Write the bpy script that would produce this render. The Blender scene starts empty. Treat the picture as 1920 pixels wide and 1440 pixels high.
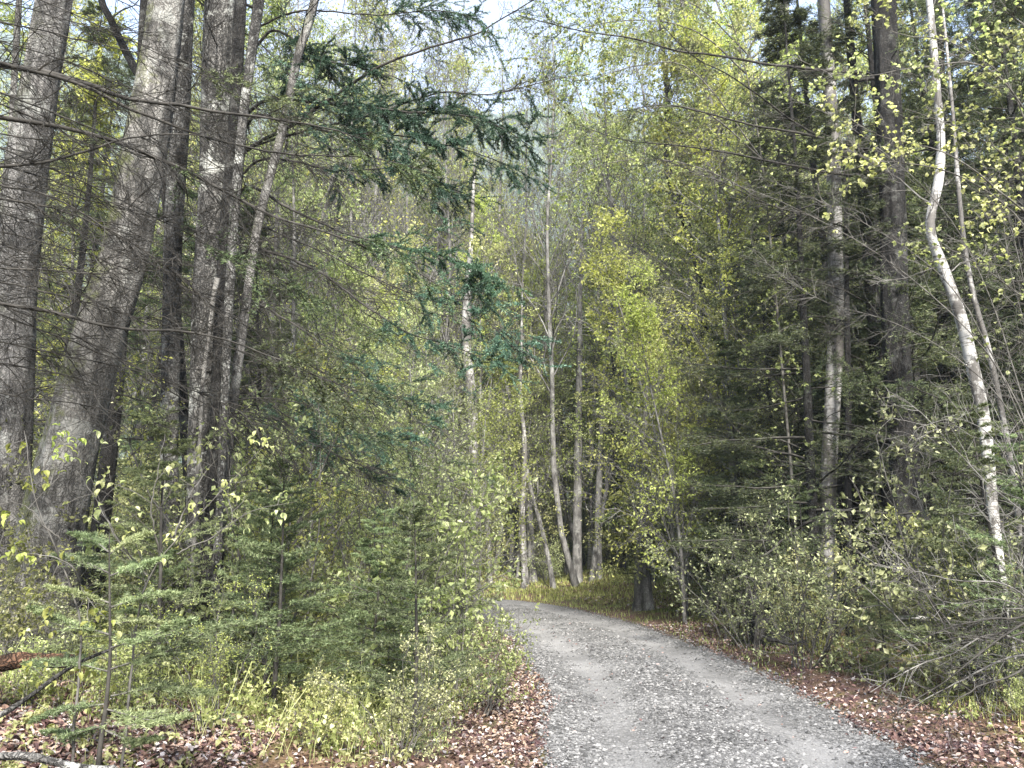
import bpy, math, random
import numpy as np
from mathutils import Vector

random.seed(7)
rg = np.random.default_rng(11)
sc = bpy.context.scene
COL = sc.collection
PI = math.pi

# ------------------------------------------------------------------ camera
CAM_H = 1.6
F = 1500.0                      # focal length in photograph pixels (1920 wide)
PITCH = math.radians(10.76)
cam_d = bpy.data.cameras.new('camera')
cam = bpy.data.objects.new('camera', cam_d)
COL.objects.link(cam)
cam.location = (0, 0, CAM_H)
cam.rotation_euler = (PI / 2 + PITCH, 0, 0)
cam_d.sensor_width = 36.0
cam_d.lens = 36.0 * F / 1920.0
cam_d.clip_start = 0.1
cam_d.clip_end = 6000
sc.camera = cam

# ------------------------------------------------------------------ sky, sun, exposure
SUN_EL, SUN_AZ = math.radians(43), math.radians(170)   # azimuth clockwise from +Y (the view direction)
w = bpy.data.worlds.new("World")
sc.world = w
w.use_nodes = True
nt = w.node_tree
nt.nodes.clear()
wo = nt.nodes.new('ShaderNodeOutputWorld')
wb = nt.nodes.new('ShaderNodeBackground')
sky = nt.nodes.new('ShaderNodeTexSky')
sky.sky_type = 'NISHITA'
sky.sun_disc = False
sky.sun_elevation = SUN_EL
sky.sun_rotation = SUN_AZ
sky.air_density = 1.0
sky.dust_density = 2.0
wtc = nt.nodes.new('ShaderNodeTexCoord')
wn = nt.nodes.new('ShaderNodeTexNoise')
wn.inputs['Scale'].default_value = 2.3
wn.inputs['Detail'].default_value = 5
wr = nt.nodes.new('ShaderNodeMapRange')
wr.inputs['From Min'].default_value = 0.40
wr.inputs['From Max'].default_value = 0.62
wr.inputs['To Min'].default_value = 0.1
wr.inputs['To Max'].default_value = 0.85
wm = nt.nodes.new('ShaderNodeMix')
wm.data_type = 'RGBA'
wm.inputs[7].default_value = (1.8, 1.95, 2.5, 1)
nt.links.new(wtc.outputs['Generated'], wn.inputs['Vector'])
nt.links.new(wn.outputs['Fac'], wr.inputs['Value'])
nt.links.new(wr.outputs['Result'], wm.inputs[0])
nt.links.new(sky.outputs[0], wm.inputs[6])
nt.links.new(wm.outputs[2], wb.inputs['Color'])
wb.inputs['Strength'].default_value = 0.15
nt.links.new(wb.outputs[0], wo.inputs['Surface'])

sun_d = bpy.data.lights.new('sun', 'SUN')
sun_d.energy = 5.0
sun_d.angle = math.radians(9)
sun_d.color = (1.0, 0.95, 0.87)
sun = bpy.data.objects.new('sun', sun_d)
COL.objects.link(sun)
sdir = Vector((math.sin(SUN_AZ) * math.cos(SUN_EL), math.cos(SUN_AZ) * math.cos(SUN_EL), math.sin(SUN_EL)))
sun.rotation_euler = sdir.to_track_quat('Z', 'Y').to_euler()
sun.location = (0, 0, 60)

sc.view_settings.view_transform = 'Standard'
sc.view_settings.look = 'None'
sc.view_settings.gamma = 1
sc.view_settings.exposure = 2.12
sc.cycles.max_bounces = 7
sc.cycles.diffuse_bounces = 4
sc.cycles.transmission_bounces = 4
sc.cycles.glossy_bounces = 2
sc.cycles.transparent_max_bounces = 8
sc.cycles.volume_bounces = 0
sc.cycles.sample_clamp_indirect = 6

# ------------------------------------------------------------------ helpers: picture -> place
SP, CP = math.sin(PITCH), math.cos(PITCH)

def at(px, py, Y):
    dx = (px - 960.0) / F
    v = (720.0 - py) / F
    d = np.array([dx, CP - v * SP, SP + v * CP])
    return np.array([0, 0, CAM_H]) + d * (Y / d[1])

def pix(p):
    """world point -> photograph pixel"""
    q = np.asarray(p) - np.array([0, 0, CAM_H])
    z = q[1] * CP + q[2] * SP
    u = -q[1] * SP + q[2] * CP
    return 960 + F * q[0] / z, 720 - F * u / z

# ------------------------------------------------------------------ path centre line and terrain
CPTS = np.array([(0.9, -30), (1.1, -12), (1.3, -3), (1.50, 3), (1.56, 5.5), (1.64, 9.5), (1.32, 13), (0.58, 16.6),
                 (-0.7, 19.7), (-3.3, 21.8), (-8, 23.3), (-16, 24.6), (-30, 26)], float)

def catmull(P, n=14):
    out = []
    Q = np.vstack([2 * P[0] - P[1], P, 2 * P[-1] - P[-2]])
    for i in range(1, len(Q) - 2):
        p0, p1, p2, p3 = Q[i - 1], Q[i], Q[i + 1], Q[i + 2]
        for k in range(n):
            t = k / n
            out.append(0.5 * ((2 * p1) + (-p0 + p2) * t + (2 * p0 - 5 * p1 + 4 * p2 - p3) * t * t + (-p0 + 3 * p1 - 3 * p2 + p3) * t ** 3))
    out.append(P[-1])
    return np.array(out)

CL = catmull(CPTS)
HALF = 1.33

def road_d(x, y):
    x = np.atleast_1d(np.asarray(x, float)); y = np.atleast_1d(np.asarray(y, float))
    sh = x.shape
    x = x.ravel(); y = y.ravel()
    A = CL[:-1]; B = CL[1:]; D = B - A
    L2 = (D ** 2).sum(1)
    best = np.full(x.shape, 1e9)
    for a, d, l2 in zip(A, D, L2):
        t = np.clip(((x - a[0]) * d[0] + (y - a[1]) * d[1]) / l2, 0, 1)
        dd = (x - a[0] - t * d[0]) ** 2 + (y - a[1] - t * d[1]) ** 2
        best = np.minimum(best, dd)
    return np.sqrt(best).reshape(sh)

def sstep(a, b, x):
    t = np.clip((x - a) / (b - a), 0, 1)
    return t * t * (3 - 2 * t)

def wnoise(x, y, s, seed=0):
    r = np.random.default_rng(100 + seed)
    o = np.zeros(np.broadcast(x, y).shape)
    for k in range(5):
        a = r.uniform(0, 2 * PI); ph = r.uniform(0, 2 * PI); f = s * (0.7 + 0.75 * k)
        o = o + np.sin((x * math.cos(a) + y * math.sin(a)) * f + ph) / (1 + 0.7 * k)
    return o / 2.6

def gz(x, y, d=None):
    x = np.asarray(x, float); y = np.asarray(y, float)
    if d is None:
        d = road_d(x, y).reshape(np.broadcast(x, y).shape)
    off = sstep(HALF - 0.1, HALF + 0.9, d)
    left = 0.85 * sstep(HALF + 0.4, HALF + 6.5, d) * sstep(1.5, -1.5, x) * sstep(40, 20, y)
    right = 0.45 * sstep(HALF + 0.6, HALF + 5.5, d) * sstep(1.0, 3.0, x)
    z = off * (0.05 + 0.09 * wnoise(x, y, 1.1, 1) + 0.04 * wnoise(x, y, 3.7, 2)) + left + right
    z = z + (1 - off) * (0.03 * (1 - np.clip(d / HALF, 0, 1) ** 2) - 0.045 * np.exp(-((d - 0.72) / 0.24) ** 2))
    far = np.hypot(x, y - 15)
    z = z + 0.05 * np.maximum(far - 28, 0) * sstep(0, 30, y)          # the wood climbs gently behind the bend
    return z

def gz1(x, y):
    return float(np.ravel(gz(np.array([x]), np.array([y])))[0])

# ------------------------------------------------------------------ materials
def new_mat(name):
    m = bpy.data.materials.new(name)
    m.use_nodes = True
    n = m.node_tree
    n.nodes.clear()
    return m, n

def N(n, t, **kw):
    nd = n.nodes.new(t)
    for k, v in kw.items():
        if k in nd.inputs:
            nd.inputs[k].default_value = v
        else:
            setattr(nd, k, v)
    return nd

def ramp(n, stops, interp='LINEAR'):
    r = n.nodes.new('ShaderNodeValToRGB')
    r.color_ramp.interpolation = interp
    e = r.color_ramp.elements
    while len(e) < len(stops):
        e.new(0.5)
    for el, (p, c) in zip(e, stops):
        el.position = p
        el.color = (*c, 1)
    return r

def mixc(n, a, b, fac, mode='MIX'):
    m = n.nodes.new('ShaderNodeMix'); m.data_type = 'RGBA'; m.blend_type = mode
    for sock, v in ((0, fac), (6, a), (7, b)):
        if isinstance(v, (int, float)):
            m.inputs[sock].default_value = v
        elif isinstance(v, tuple):
            m.inputs[sock].default_value = (*v, 1)
        else:
            n.links.new(v, m.inputs[sock])
    return m.outputs[2]

def leaf_mat(name, stops, trans=0.58, rough=0.5, objvar=0.38, tcol=(1.1, 1.15, 0.8)):
    """every leaf its own tone, every tree a shade lighter or darker; light also comes through"""
    m, n = new_mat(name)
    g = N(n, 'ShaderNodeNewGeometry')
    oi = N(n, 'ShaderNodeObjectInfo')
    r = ramp(n, stops)
    n.links.new(g.outputs['Random Per Island'], r.inputs[0])
    mr = N(n, 'ShaderNodeMapRange'); mr.inputs['To Min'].default_value = 1 - objvar; mr.inputs['To Max'].default_value = 1 + objvar
    n.links.new(oi.outputs['Random'], mr.inputs['Value'])
    hs = N(n, 'ShaderNodeHueSaturation')
    mh = N(n, 'ShaderNodeMapRange'); mh.inputs['To Min'].default_value = 0.475; mh.inputs['To Max'].default_value = 0.520
    ml = N(n, 'ShaderNodeMath', operation='MULTIPLY'); ml.inputs[1].default_value = 7.31
    fr = N(n, 'ShaderNodeMath', operation='FRACT')
    n.links.new(oi.outputs['Random'], ml.inputs[0]); n.links.new(ml.outputs[0], fr.inputs[0]); n.links.new(fr.outputs[0], mh.inputs['Value'])
    n.links.new(mh.outputs[0], hs.inputs['Hue']); n.links.new(mr.outputs[0], hs.inputs['Value']); n.links.new(r.outputs[0], hs.inputs['Color'])
    b = N(n, 'ShaderNodeBsdfPrincipled'); b.inputs['Roughness'].default_value = rough
    b.inputs['Specular IOR Level'].default_value = 0.35
    n.links.new(hs.outputs[0], b.inputs['Base Color'])
    t = N(n, 'ShaderNodeBsdfTranslucent')
    tc = mixc(n, hs.outputs[0], tcol, 1.0, 'MULTIPLY')
    n.links.new(tc, t.inputs['Color'])
    mx = N(n, 'ShaderNodeMixShader'); mx.inputs[0].default_value = trans
    n.links.new(b.outputs[0], mx.inputs[1]); n.links.new(t.outputs[0], mx.inputs[2])
    o = N(n, 'ShaderNodeOutputMaterial'); n.links.new(mx.outputs[0], o.inputs[0])
    return m

def bark_mat(name, dark, light, vscale=6.0, stretch=0.13, moss=0.0, mosscol=(0.07, 0.08, 0.022), lichen=0.25, bump=0.6, crack=0.45):
    m, n = new_mat(name)
    tc = N(n, 'ShaderNodeTexCoord')
    mp = N(n, 'ShaderNodeMapping'); mp.inputs['Scale'].default_value = (1, 1, stretch)
    n.links.new(tc.outputs['Object'], mp.inputs[0])
    n1 = N(n, 'ShaderNodeTexNoise', Scale=vscale * 2.2, Detail=8.0, Roughness=0.68)
    n.links.new(mp.outputs[0], n1.inputs['Vector'])
    v = N(n, 'ShaderNodeTexVoronoi', feature='DISTANCE_TO_EDGE', Scale=vscale * 7.0)
    ns = N(n, 'ShaderNodeTexNoise', Scale=9.0, Detail=4.0)
    n.links.new(tc.outputs['Object'], ns.inputs['Vector'])
    wv = mixc(n, mp.outputs[0], ns.outputs['Color'], 0.16)
    n.links.new(wv, v.inputs['Vector'])
    cr = ramp(n, [(0.0, (1 - crack,) * 3), (0.22, (1, 1, 1))])
    n.links.new(v.outputs['Distance'], cr.inputs[0])
    r = ramp(n, [(0.32, dark), (0.52, tuple((a + b) / 2 for a, b in zip(dark, light))), (0.72, light)])
    n.links.new(n1.outputs['Fac'], r.inputs[0])
    c = mixc(n, r.outputs[0], cr.outputs[0], 1.0, 'MULTIPLY')
    nb = N(n, 'ShaderNodeTexNoise', Scale=4.5, Detail=7.0, Roughness=0.68)
    mpb = N(n, 'ShaderNodeMapping'); mpb.inputs['Scale'].default_value = (1, 1, 0.45)
    n.links.new(tc.outputs['Object'], mpb.inputs[0]); n.links.new(mpb.outputs[0], nb.inputs['Vector'])
    rb_ = ramp(n, [(0.40, (0.40, 0.40, 0.40)), (0.52, (1.0, 1.0, 1.0)), (0.66, (1.45, 1.45, 1.45))]); n.links.new(nb.outputs['Fac'], rb_.inputs[0])
    c = mixc(n, c, rb_.outputs[0], 1.0, 'MULTIPLY')
    # lichen: pale patches of its own shape
    n2 = N(n, 'ShaderNodeTexNoise', Scale=3.1, Detail=7.0, Roughness=0.75)
    n.links.new(tc.outputs['Object'], n2.inputs['Vector'])
    lr = ramp(n, [(0.54, (0, 0, 0)), (0.62, (1, 1, 1))]); n.links.new(n2.outputs['Fac'], lr.inputs[0])
    lm = N(n, 'ShaderNodeMath', operation='MULTIPLY'); lm.inputs[1].default_value = lichen
    n.links.new(lr.outputs[0], lm.inputs[0])
    c = mixc(n, c, (0.42, 0.43, 0.40), lm.outputs[0])
    if moss > 0:
        n3 = N(n, 'ShaderNodeTexNoise', Scale=3.4, Detail=12.0, Roughness=0.85)
        mm = N(n, 'ShaderNodeMapping'); mm.inputs['Location'].default_value = (4, 2, 1)
        n.links.new(tc.outputs['Object'], mm.inputs[0]); n.links.new(mm.outputs[0], n3.inputs['Vector'])
        # moss likes one side of the trunk
        sx = N(n, 'ShaderNodeSeparateXYZ'); n.links.new(tc.outputs['Normal'], sx.inputs[0])
        ad = N(n, 'ShaderNodeMath', operation='MULTIPLY_ADD'); ad.inputs[1].default_value = -0.11
        n.links.new(sx.outputs[0], ad.inputs[0]); n.links.new(n3.outputs['Fac'], ad.inputs[2])
        mr = ramp(n, [(0.52, (0, 0, 0)), (0.64, (1, 1, 1))]); n.links.new(ad.outputs[0], mr.inputs[0])
        m2 = N(n, 'ShaderNodeMath', operation='MULTIPLY'); m2.inputs[1].default_value = moss
        n.links.new(mr.outputs[0], m2.inputs[0])
        c = mixc(n, c, mosscol, m2.outputs[0])
    b = N(n, 'ShaderNodeBsdfPrincipled'); b.inputs['Roughness'].default_value = 0.9
    b.inputs['Specular IOR Level'].default_value = 0.2
    n.links.new(c, b.inputs['Base Color'])
    hm = mixc(n, n1.outputs['Fac'], cr.outputs[0], 0.5)
    bp = N(n, 'ShaderNodeBump'); bp.inputs['Strength'].default_value = bump; bp.inputs['Distance'].default_value = 0.03
    n.links.new(hm, bp.inputs['Height']); n.links.new(bp.outputs[0], b.inputs['Normal'])
    o = N(n, 'ShaderNodeOutputMaterial'); n.links.new(b.outputs[0], o.inputs[0])
    return m

def birch_mat(name, white=(0.62, 0.61, 0.58), marks=0.5, patch=0.54):
    m, n = new_mat(name)
    tc = N(n, 'ShaderNodeTexCoord')
    mp = N(n, 'ShaderNodeMapping'); mp.inputs['Scale'].default_value = (1.2, 1.2, 7.0)
    n.links.new(tc.outputs['Object'], mp.inputs[0])
    n1 = N(n, 'ShaderNodeTexNoise', Scale=4.5, Detail=5.0, Roughness=0.6); n.links.new(mp.outputs[0], n1.inputs['Vector'])
    r1 = ramp(n, [(marks + 0.06, (0, 0, 0)), (marks + 0.12, (1, 1, 1))]); n.links.new(n1.outputs['Fac'], r1.inputs[0])
    n2 = N(n, 'ShaderNodeTexNoise', Scale=2.0, Detail=6.0, Roughness=0.7)
    mp2 = N(n, 'ShaderNodeMapping'); mp2.inputs['Scale'].default_value = (1, 1, 0.6)
    n.links.new(tc.outputs['Object'], mp2.inputs[0]); n.links.new(mp2.outputs[0], n2.inputs['Vector'])
    r2 = ramp(n, [(patch, (0, 0, 0)), (patch + 0.05, (1, 1, 1))]); n.links.new(n2.outputs['Fac'], r2.inputs[0])
    n3 = N(n, 'ShaderNodeTexNoise', Scale=14.0, Detail=5.0); n.links.new(mp.outputs[0], n3.inputs['Vector'])
    base = mixc(n, white, tuple(x * 0.62 for x in white), n3.outputs['Fac'])
    c = mixc(n, base, (0.11, 0.10, 0.09), r1.outputs[0])
    c = mixc(n, c, (0.07, 0.065, 0.06), r2.outputs[0])
    b = N(n, 'ShaderNodeBsdfPrincipled'); b.inputs['Roughness'].default_value = 0.75
    n.links.new(c, b.inputs['Base Color'])
    bp = N(n, 'ShaderNodeBump'); bp.inputs['Strength'].default_value = 0.35; bp.inputs['Distance'].default_value = 0.01
    n.links.new(n1.outputs['Fac'], bp.inputs['Height']); n.links.new(bp.outputs[0], b.inputs['Normal'])
    o = N(n, 'ShaderNodeOutputMaterial'); n.links.new(b.outputs[0], o.inputs[0])
    return m

M = {}
M['bark_grey'] = bark_mat('bark_grey', (0.05, 0.047, 0.044), (0.27, 0.262, 0.25), lichen=0.4, moss=0.3, crack=.5, bump=1)
M['bark_moss'] = bark_mat('bark_mossy', (0.045, 0.042, 0.039), (0.24, 0.232, 0.215), lichen=0.3, moss=0.9, vscale=5, bump=1.0, crack=.45)
M['bark_dark'] = bark_mat('bark_dark', (0.010, 0.0095, 0.009), (0.045, 0.043, 0.041), lichen=0.12, vscale=8, bump=1, crack=.7)
M['bark_patch'] = bark_mat('bark_patchy', (0.014, 0.013, 0.012), (0.20, 0.195, 0.185), lichen=0.7, vscale=5, bump=1, crack=.7)
M['bark_mid'] = bark_mat('bark_mid', (0.075, 0.071, 0.067), (0.235, 0.23, 0.22), lichen=0.3, crack=.3, vscale=6)
M['birch'] = birch_mat('birch_bark', (0.40, 0.395, 0.38), 0.48, 0.52)
M['birch_dirty'] = birch_mat('birch_bark_dirty', (0.30, 0.295, 0.285), 0.47, 0.47)
def flat_mat(name, c, c2, scale=8, rough=0.85):
    m, n = new_mat(name)
    tc = N(n, 'ShaderNodeTexCoord')
    n1 = N(n, 'ShaderNodeTexNoise', Scale=float(scale), Detail=5.0); n.links.new(tc.outputs['Object'], n1.inputs['Vector'])
    r = ramp(n, [(0.35, c), (0.65, c2)]); n.links.new(n1.outputs['Fac'], r.inputs[0])
    b = N(n, 'ShaderNodeBsdfPrincipled'); b.inputs['Roughness'].default_value = rough
    b.inputs['Specular IOR Level'].default_value = 0.25
    n.links.new(r.outputs[0], b.inputs['Base Color'])
    o = N(n, 'ShaderNodeOutputMaterial'); n.links.new(b.outputs[0], o.inputs[0])
    return m
M['twig'] = flat_mat('twig_bark', (0.035, 0.032, 0.028), (0.12, 0.115, 0.105))
M['twig_dark'] = flat_mat('twig_dark', (0.012, 0.011, 0.0095), (0.045, 0.042, 0.037))
M['twig_pale'] = flat_mat('twig_pale', (0.045, 0.042, 0.038), (0.16, 0.155, 0.145))
M['leaf'] = leaf_mat('spring_leaf', [(0.0, (0.12, 0.14, 0.045)), (0.4, (0.26, 0.295, 0.11)), (0.8, (0.42, 0.45, 0.20)), (1.0, (0.60, 0.61, 0.36))])
M['leaf_yel'] = leaf_mat('yellow_spring_leaf', [(0.0, (0.17, 0.19, 0.045)), (0.5, (0.37, 0.41, 0.105)), (1.0, (0.57, 0.59, 0.23))])
M['leaf_pale'] = leaf_mat('pale_leaf', [(0.0, (0.18, 0.20, 0.085)), (0.5, (0.34, 0.37, 0.17)), (1.0, (0.54, 0.56, 0.32))])
M['leaf_olive'] = leaf_mat('olive_leaf', [(0.0, (0.06, 0.07, 0.03)), (0.5, (0.15, 0.17, 0.08)), (0.85, (0.28, 0.30, 0.15)), (1.0, (0.45, 0.46, 0.27))], trans=0.3)
M['needle'] = leaf_mat('conifer_needle', [(0.0, (0.025, 0.04, 0.018)), (0.6, (0.075, 0.105, 0.042)), (1.0, (0.16, 0.19, 0.085))], trans=0.2, tcol=(1, 1.1, 0.8))
M['needle_blue'] = leaf_mat('blue_needle', [(0.0, (0.018, 0.045, 0.028)), (0.6, (0.045, 0.095, 0.058)), (1.0, (0.13, 0.21, 0.14))], trans=0.15, tcol=(1, 1, 1))
M['needle_fir'] = leaf_mat('fir_needle', [(0.0, (0.03, 0.048, 0.022)), (0.6, (0.085, 0.12, 0.05)), (1.0, (0.18, 0.22, 0.11))], trans=0.2, tcol=(1, 1.05, 0.85))
M['needle_young'] = leaf_mat('young_fir_needle', [(0.0, (0.06, 0.085, 0.035)), (0.6, (0.14, 0.175, 0.08)), (1.0, (0.27, 0.31, 0.16))], trans=0.25)
M['litter'] = leaf_mat('dead_leaf', [(0.0, (0.022, 0.011, 0.012)), (0.25, (0.07, 0.038, 0.038)), (0.45, (0.13, 0.08, 0.065)), (0.62, (0.21, 0.14, 0.105)),
                                     (0.78, (0.30, 0.22, 0.175)), (0.88, (0.23, 0.215, 0.22)), (1.0, (0.46, 0.42, 0.41))], trans=0.08, objvar=0.0, tcol=(1, 0.9, 0.7))
M['duff'] = leaf_mat('needle_duff', [(0.0, (0.05, 0.028, 0.028)), (0.4, (0.11, 0.068, 0.06)), (0.7, (0.19, 0.13, 0.10)), (1.0, (0.32, 0.27, 0.24))], trans=0.0, objvar=0)
M['grass'] = leaf_mat('grass_blade', [(0.0, (0.10, 0.13, 0.04)), (0.5, (0.26, 0.30, 0.09)), (1.0, (0.46, 0.49, 0.2))], trans=0.35, objvar=0)

# ------------------------------------------------------------------ mesh building (all numpy)
class MB:
    def __init__(self):
        self.v = []; self.q = []; self.t = []; self.n = 0
    def add(self, V, Q=None, T=None):
        if Q is not None and len(Q): self.q.append(np.asarray(Q) + self.n)
        if T is not None and len(T): self.t.append(np.asarray(T) + self.n)
        self.v.append(np.asarray(V, float).reshape(-1, 3)); self.n += len(self.v[-1])
    def mesh(self, name, mat, smooth=False):
        V = np.concatenate(self.v) if self.v else np.zeros((0, 3))
        Q = np.concatenate(self.q) if self.q else np.zeros((0, 4), int)
        T = np.concatenate(self.t) if self.t else np.zeros((0, 3), int)
        me = bpy.data.meshes.new(name)
        me.vertices.add(len(V)); me.vertices.foreach_set('co', V.astype(np.float32).ravel())
        nl = Q.size + T.size
        me.loops.add(nl)
        me.loops.foreach_set('vertex_index', np.concatenate([Q.ravel(), T.ravel()]).astype(np.int32))
        me.polygons.add(len(Q) + len(T))
        st = np.concatenate([np.arange(len(Q)) * 4, Q.size + np.arange(len(T)) * 3]).astype(np.int32)
        me.polygons.foreach_set('loop_start', st)
        me.polygons.foreach_set('use_smooth', np.full(len(Q) + len(T), smooth))
        me.update(calc_edges=True)
        me.materials.append(mat)
        return me

def nrm(v):
    return v / np.maximum(np.linalg.norm(v, axis=-1, keepdims=True), 1e-9)

def tubes(mb, P, R, sides=3, cap=False):
    """P (M,K,3), R (M,K)"""
    P = np.asarray(P, float); R = np.asarray(R, float)
    Mn, K, _ = P.shape
    T = np.empty_like(P)
    T[:, 1:-1] = P[:, 2:] - P[:, :-2]; T[:, 0] = P[:, 1] - P[:, 0]; T[:, -1] = P[:, -1] - P[:, -2]
    T = nrm(T)
    mean = nrm(P[:, -1] - P[:, 0])
    ref = np.where(np.abs(mean[:, 2:3]) > 0.8, np.array([[1.0, 0, 0]]), np.array([[0, 0, 1.0]]))[:, None, :]
    A = nrm(np.cross(T, ref)); B = np.cross(T, A)
    an = np.arange(sides) * 2 * PI / sides
    ring = A[:, :, None, :] * np.cos(an)[None, None, :, None] + B[:, :, None, :] * np.sin(an)[None, None, :, None]
    V = P[:, :, None, :] + ring * R[:, :, None, None]
    idx = np.arange(Mn * K * sides).reshape(Mn, K, sides)
    a = idx[:, :-1]; b = idx[:, 1:]
    Q = np.stack([a, b, np.roll(b, -1, axis=2), np.roll(a, -1, axis=2)], -1).reshape(-1, 4)
    mb.add(V.reshape(-1, 3), Q)
    if cap:
        for m_ in range(Mn):
            for k in (0, K - 1):
                ringi = idx[m_, k]
                c = P[m_, k]
                base = mb.n
                mb.add(np.vstack([V[m_, k], c]), T=[(i, (i + 1) % sides, sides) for i in range(sides)])

def grow(r, S, D, L, K, wob=0.3, bias=0.0):
    S = np.asarray(S, float); D = nrm(np.asarray(D, float)); n = len(S)
    P = np.empty((n, K, 3)); P[:, 0] = S
    d = D.copy(); st = (np.asarray(L) / (K - 1))[:, None]
    for k in range(1, K):
        d = nrm(d + r.normal(size=(n, 3)) * wob / math.sqrt(K) + np.array([0, 0, bias / K]))
        P[:, k] = P[:, k - 1] + d * st
    return P

def kids(r, P, n, t0=0.2, t1=0.98, ang=0.8, jit=0.25, flat=0.0, even=False):
    """n side branches on every branch: start, direction, place along the parent, parent index"""
    Mn, K, _ = P.shape
    if even:
        t = np.tile(np.linspace(t0, t1, n), (Mn, 1)) + r.uniform(-.5, .5, (Mn, n)) * (t1 - t0) / n
        t = np.clip(t, 0, 0.999)
    else:
        t = r.uniform(t0, t1, (Mn, n))
    f = t * (K - 1); i = np.minimum(f.astype(int), K - 2); u = (f - i)[..., None]
    mi = np.arange(Mn)[:, None]
    A = P[mi, i]; B = P[mi, i + 1]
    S = A + (B - A) * u; T = nrm(B - A)
    perp = nrm(np.cross(T, r.normal(size=T.shape)))
    if flat > 0:
        side = nrm(np.cross(T, np.array([0, 0, 1.0]))) * np.where(r.random(T.shape[:2]) < 0.5, -1, 1)[..., None]
        perp = nrm(perp * (1 - flat) + side * flat)
    a = ang + r.normal(size=(Mn, n)) * jit
    D = T * np.cos(a)[..., None] + perp * np.sin(a)[..., None]
    return S.reshape(-1, 3), D.reshape(-1, 3), t.ravel(), np.repeat(np.arange(Mn), n)

def along(P, n, r, t0=0.15, t1=1.0):
    Mn, K, _ = P.shape
    t = r.uniform(t0, t1, (Mn, n)); f = t * (K - 1); i = np.minimum(f.astype(int), K - 2); u = (f - i)[..., None]
    mi = np.arange(Mn)[:, None]
    A = P[mi, i]; B = P[mi, i + 1]
    return (A + (B - A) * u).reshape(-1, 3), nrm(B - A).reshape(-1, 3)

def rpt(R0, t, rr, lo):   # radius of a child from its parent's radius
    return np.maximum(R0 * rr, lo)

def leaves(mb, r, P, size, droop=0.4, ratio=0.55, var=0.35, D=None, dmix=0.0, off=0.5):
    """small folded leaves, two faces each"""
    n = len(P)
    d = r.normal(size=(n, 3)); d[:, 2] -= droop
    if D is not None: d = d + D * dmix
    d = nrm(d)
    s = nrm(np.cross(d, r.normal(size=(n, 3))))
    u = np.cross(s, d)
    L = (size * (1 + var * r.normal(size=n)).clip(0.4, 1.8))[:, None]
    b = P + d * L * off * r.random((n, 1))
    m = b + d * L * 0.45
    V = np.stack([b, m + s * L * ratio * 0.5 + u * L * 0.13, b + d * L, m - s * L * ratio * 0.5 + u * L * 0.13], 1)
    i = (np.arange(n) * 4)[:, None]
    T = np.concatenate([i + np.array([0, 1, 2]), i + np.array([0, 2, 3])])
    mb.add(V.reshape(-1, 3), T=T)

def big_leaves(mb, r, P, D, size, hang=0.8, ratio=0.6, var=0.25):
    """near leaves: an oval of eight points folded along the midrib and arched"""
    n = len(P)
    d = nrm(D + r.normal(size=(n, 3)) * 0.45 + np.array([0, 0, -hang]))
    s = nrm(np.cross(d, np.array([0, 0, 1.0]) + r.normal(size=(n, 3)) * 0.35)); u = np.cross(s, d)
    u = np.where(u[:, 2:3] < 0, -u, u)
    L = (size * (1 + var * r.normal(size=n)).clip(0.45, 1.6))[:, None]
    prof = [(0.0, 0.0), (0.22, 0.36), (0.5, 0.5), (0.78, 0.3), (1.0, 0.0)]
    mid = [P + d * L * t + u * L * (0.16 * math.sin(PI * t) - 0.18 * t * t) for t, _ in prof]
    V = [mid[0], mid[1], mid[2], mid[3], mid[4]]
    for sg in (1, -1):
        for k in (1, 2, 3):
            V.append(mid[k] + s * sg * L * ratio * prof[k][1] + u * L * 0.10)
    V = np.stack(V, 1)
    i = (np.arange(n) * 11)[:, None]
    T = np.concatenate([i + np.array(a) for a in ((0, 1, 5), (0, 8, 1), (3, 4, 7), (3, 10, 4))])
    Q = np.concatenate([i + np.array(a) for a in ((1, 2, 6, 5), (2, 3, 7, 6), (1, 8, 9, 2), (2, 9, 10, 3))])
    mb.add(V.reshape(-1, 3), Q=Q, T=T)

def needles(mb, r, P, per, length, width, ang=1.0, t0=0.05, flat=0.6):
    """needles along every twig of P"""
    S, T = along(P, per, r, t0, 1.0)
    n = len(S)
    side = nrm(np.cross(T, np.array([0, 0, 1.0]) + 1e-3)) * np.where(r.random(n) < 0.5, -1, 1)[:, None]
    d = nrm(nrm(side * flat + r.normal(size=(n, 3)) * (1 - flat) + np.array([0, 0, 0.15])) * math.sin(ang) + T * math.cos(ang) + r.normal(size=(n, 3)) * 0.12)
    L = (length * r.uniform(0.7, 1.25, n))[:, None]
    wv = nrm(np.cross(d, r.normal(size=(n, 3)))) * width
    V = np.stack([S - wv * 0.5, S + wv * 0.5, S + d * L + wv * 0.15, S + d * L - wv * 0.15], 1)
    i = (np.arange(n) * 4)[:, None]
    mb.add(V.reshape(-1, 3), Q=i + np.arange(4))

# ------------------------------------------------------------------ objects
def empty(name, loc, label, cat, group=None, rz=0, scale=1.0, tilt=(0, 0)):
    o = bpy.data.objects.new(name, None); COL.objects.link(o)
    o.empty_display_size = 0.2
    o.location = [float(c) for c in loc]; o.rotation_euler = (tilt[0], tilt[1], rz); o.scale = (scale,) * 3
    o['label'] = label; o['category'] = cat
    if group: o['group'] = group
    return o

def part(name, me, parent=None, label=None):
    o = bpy.data.objects.new(name, me); COL.objects.link(o)
    if parent: o.parent = parent
    if label: o['label'] = label
    return o

def structure(name, me):
    o = part(name, me); o['kind'] = 'structure'; return o

def stuff(name, me, label, cat):
    o = part(name, me); o['kind'] = 'stuff'; o['label'] = label; o['category'] = cat; return o

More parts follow.
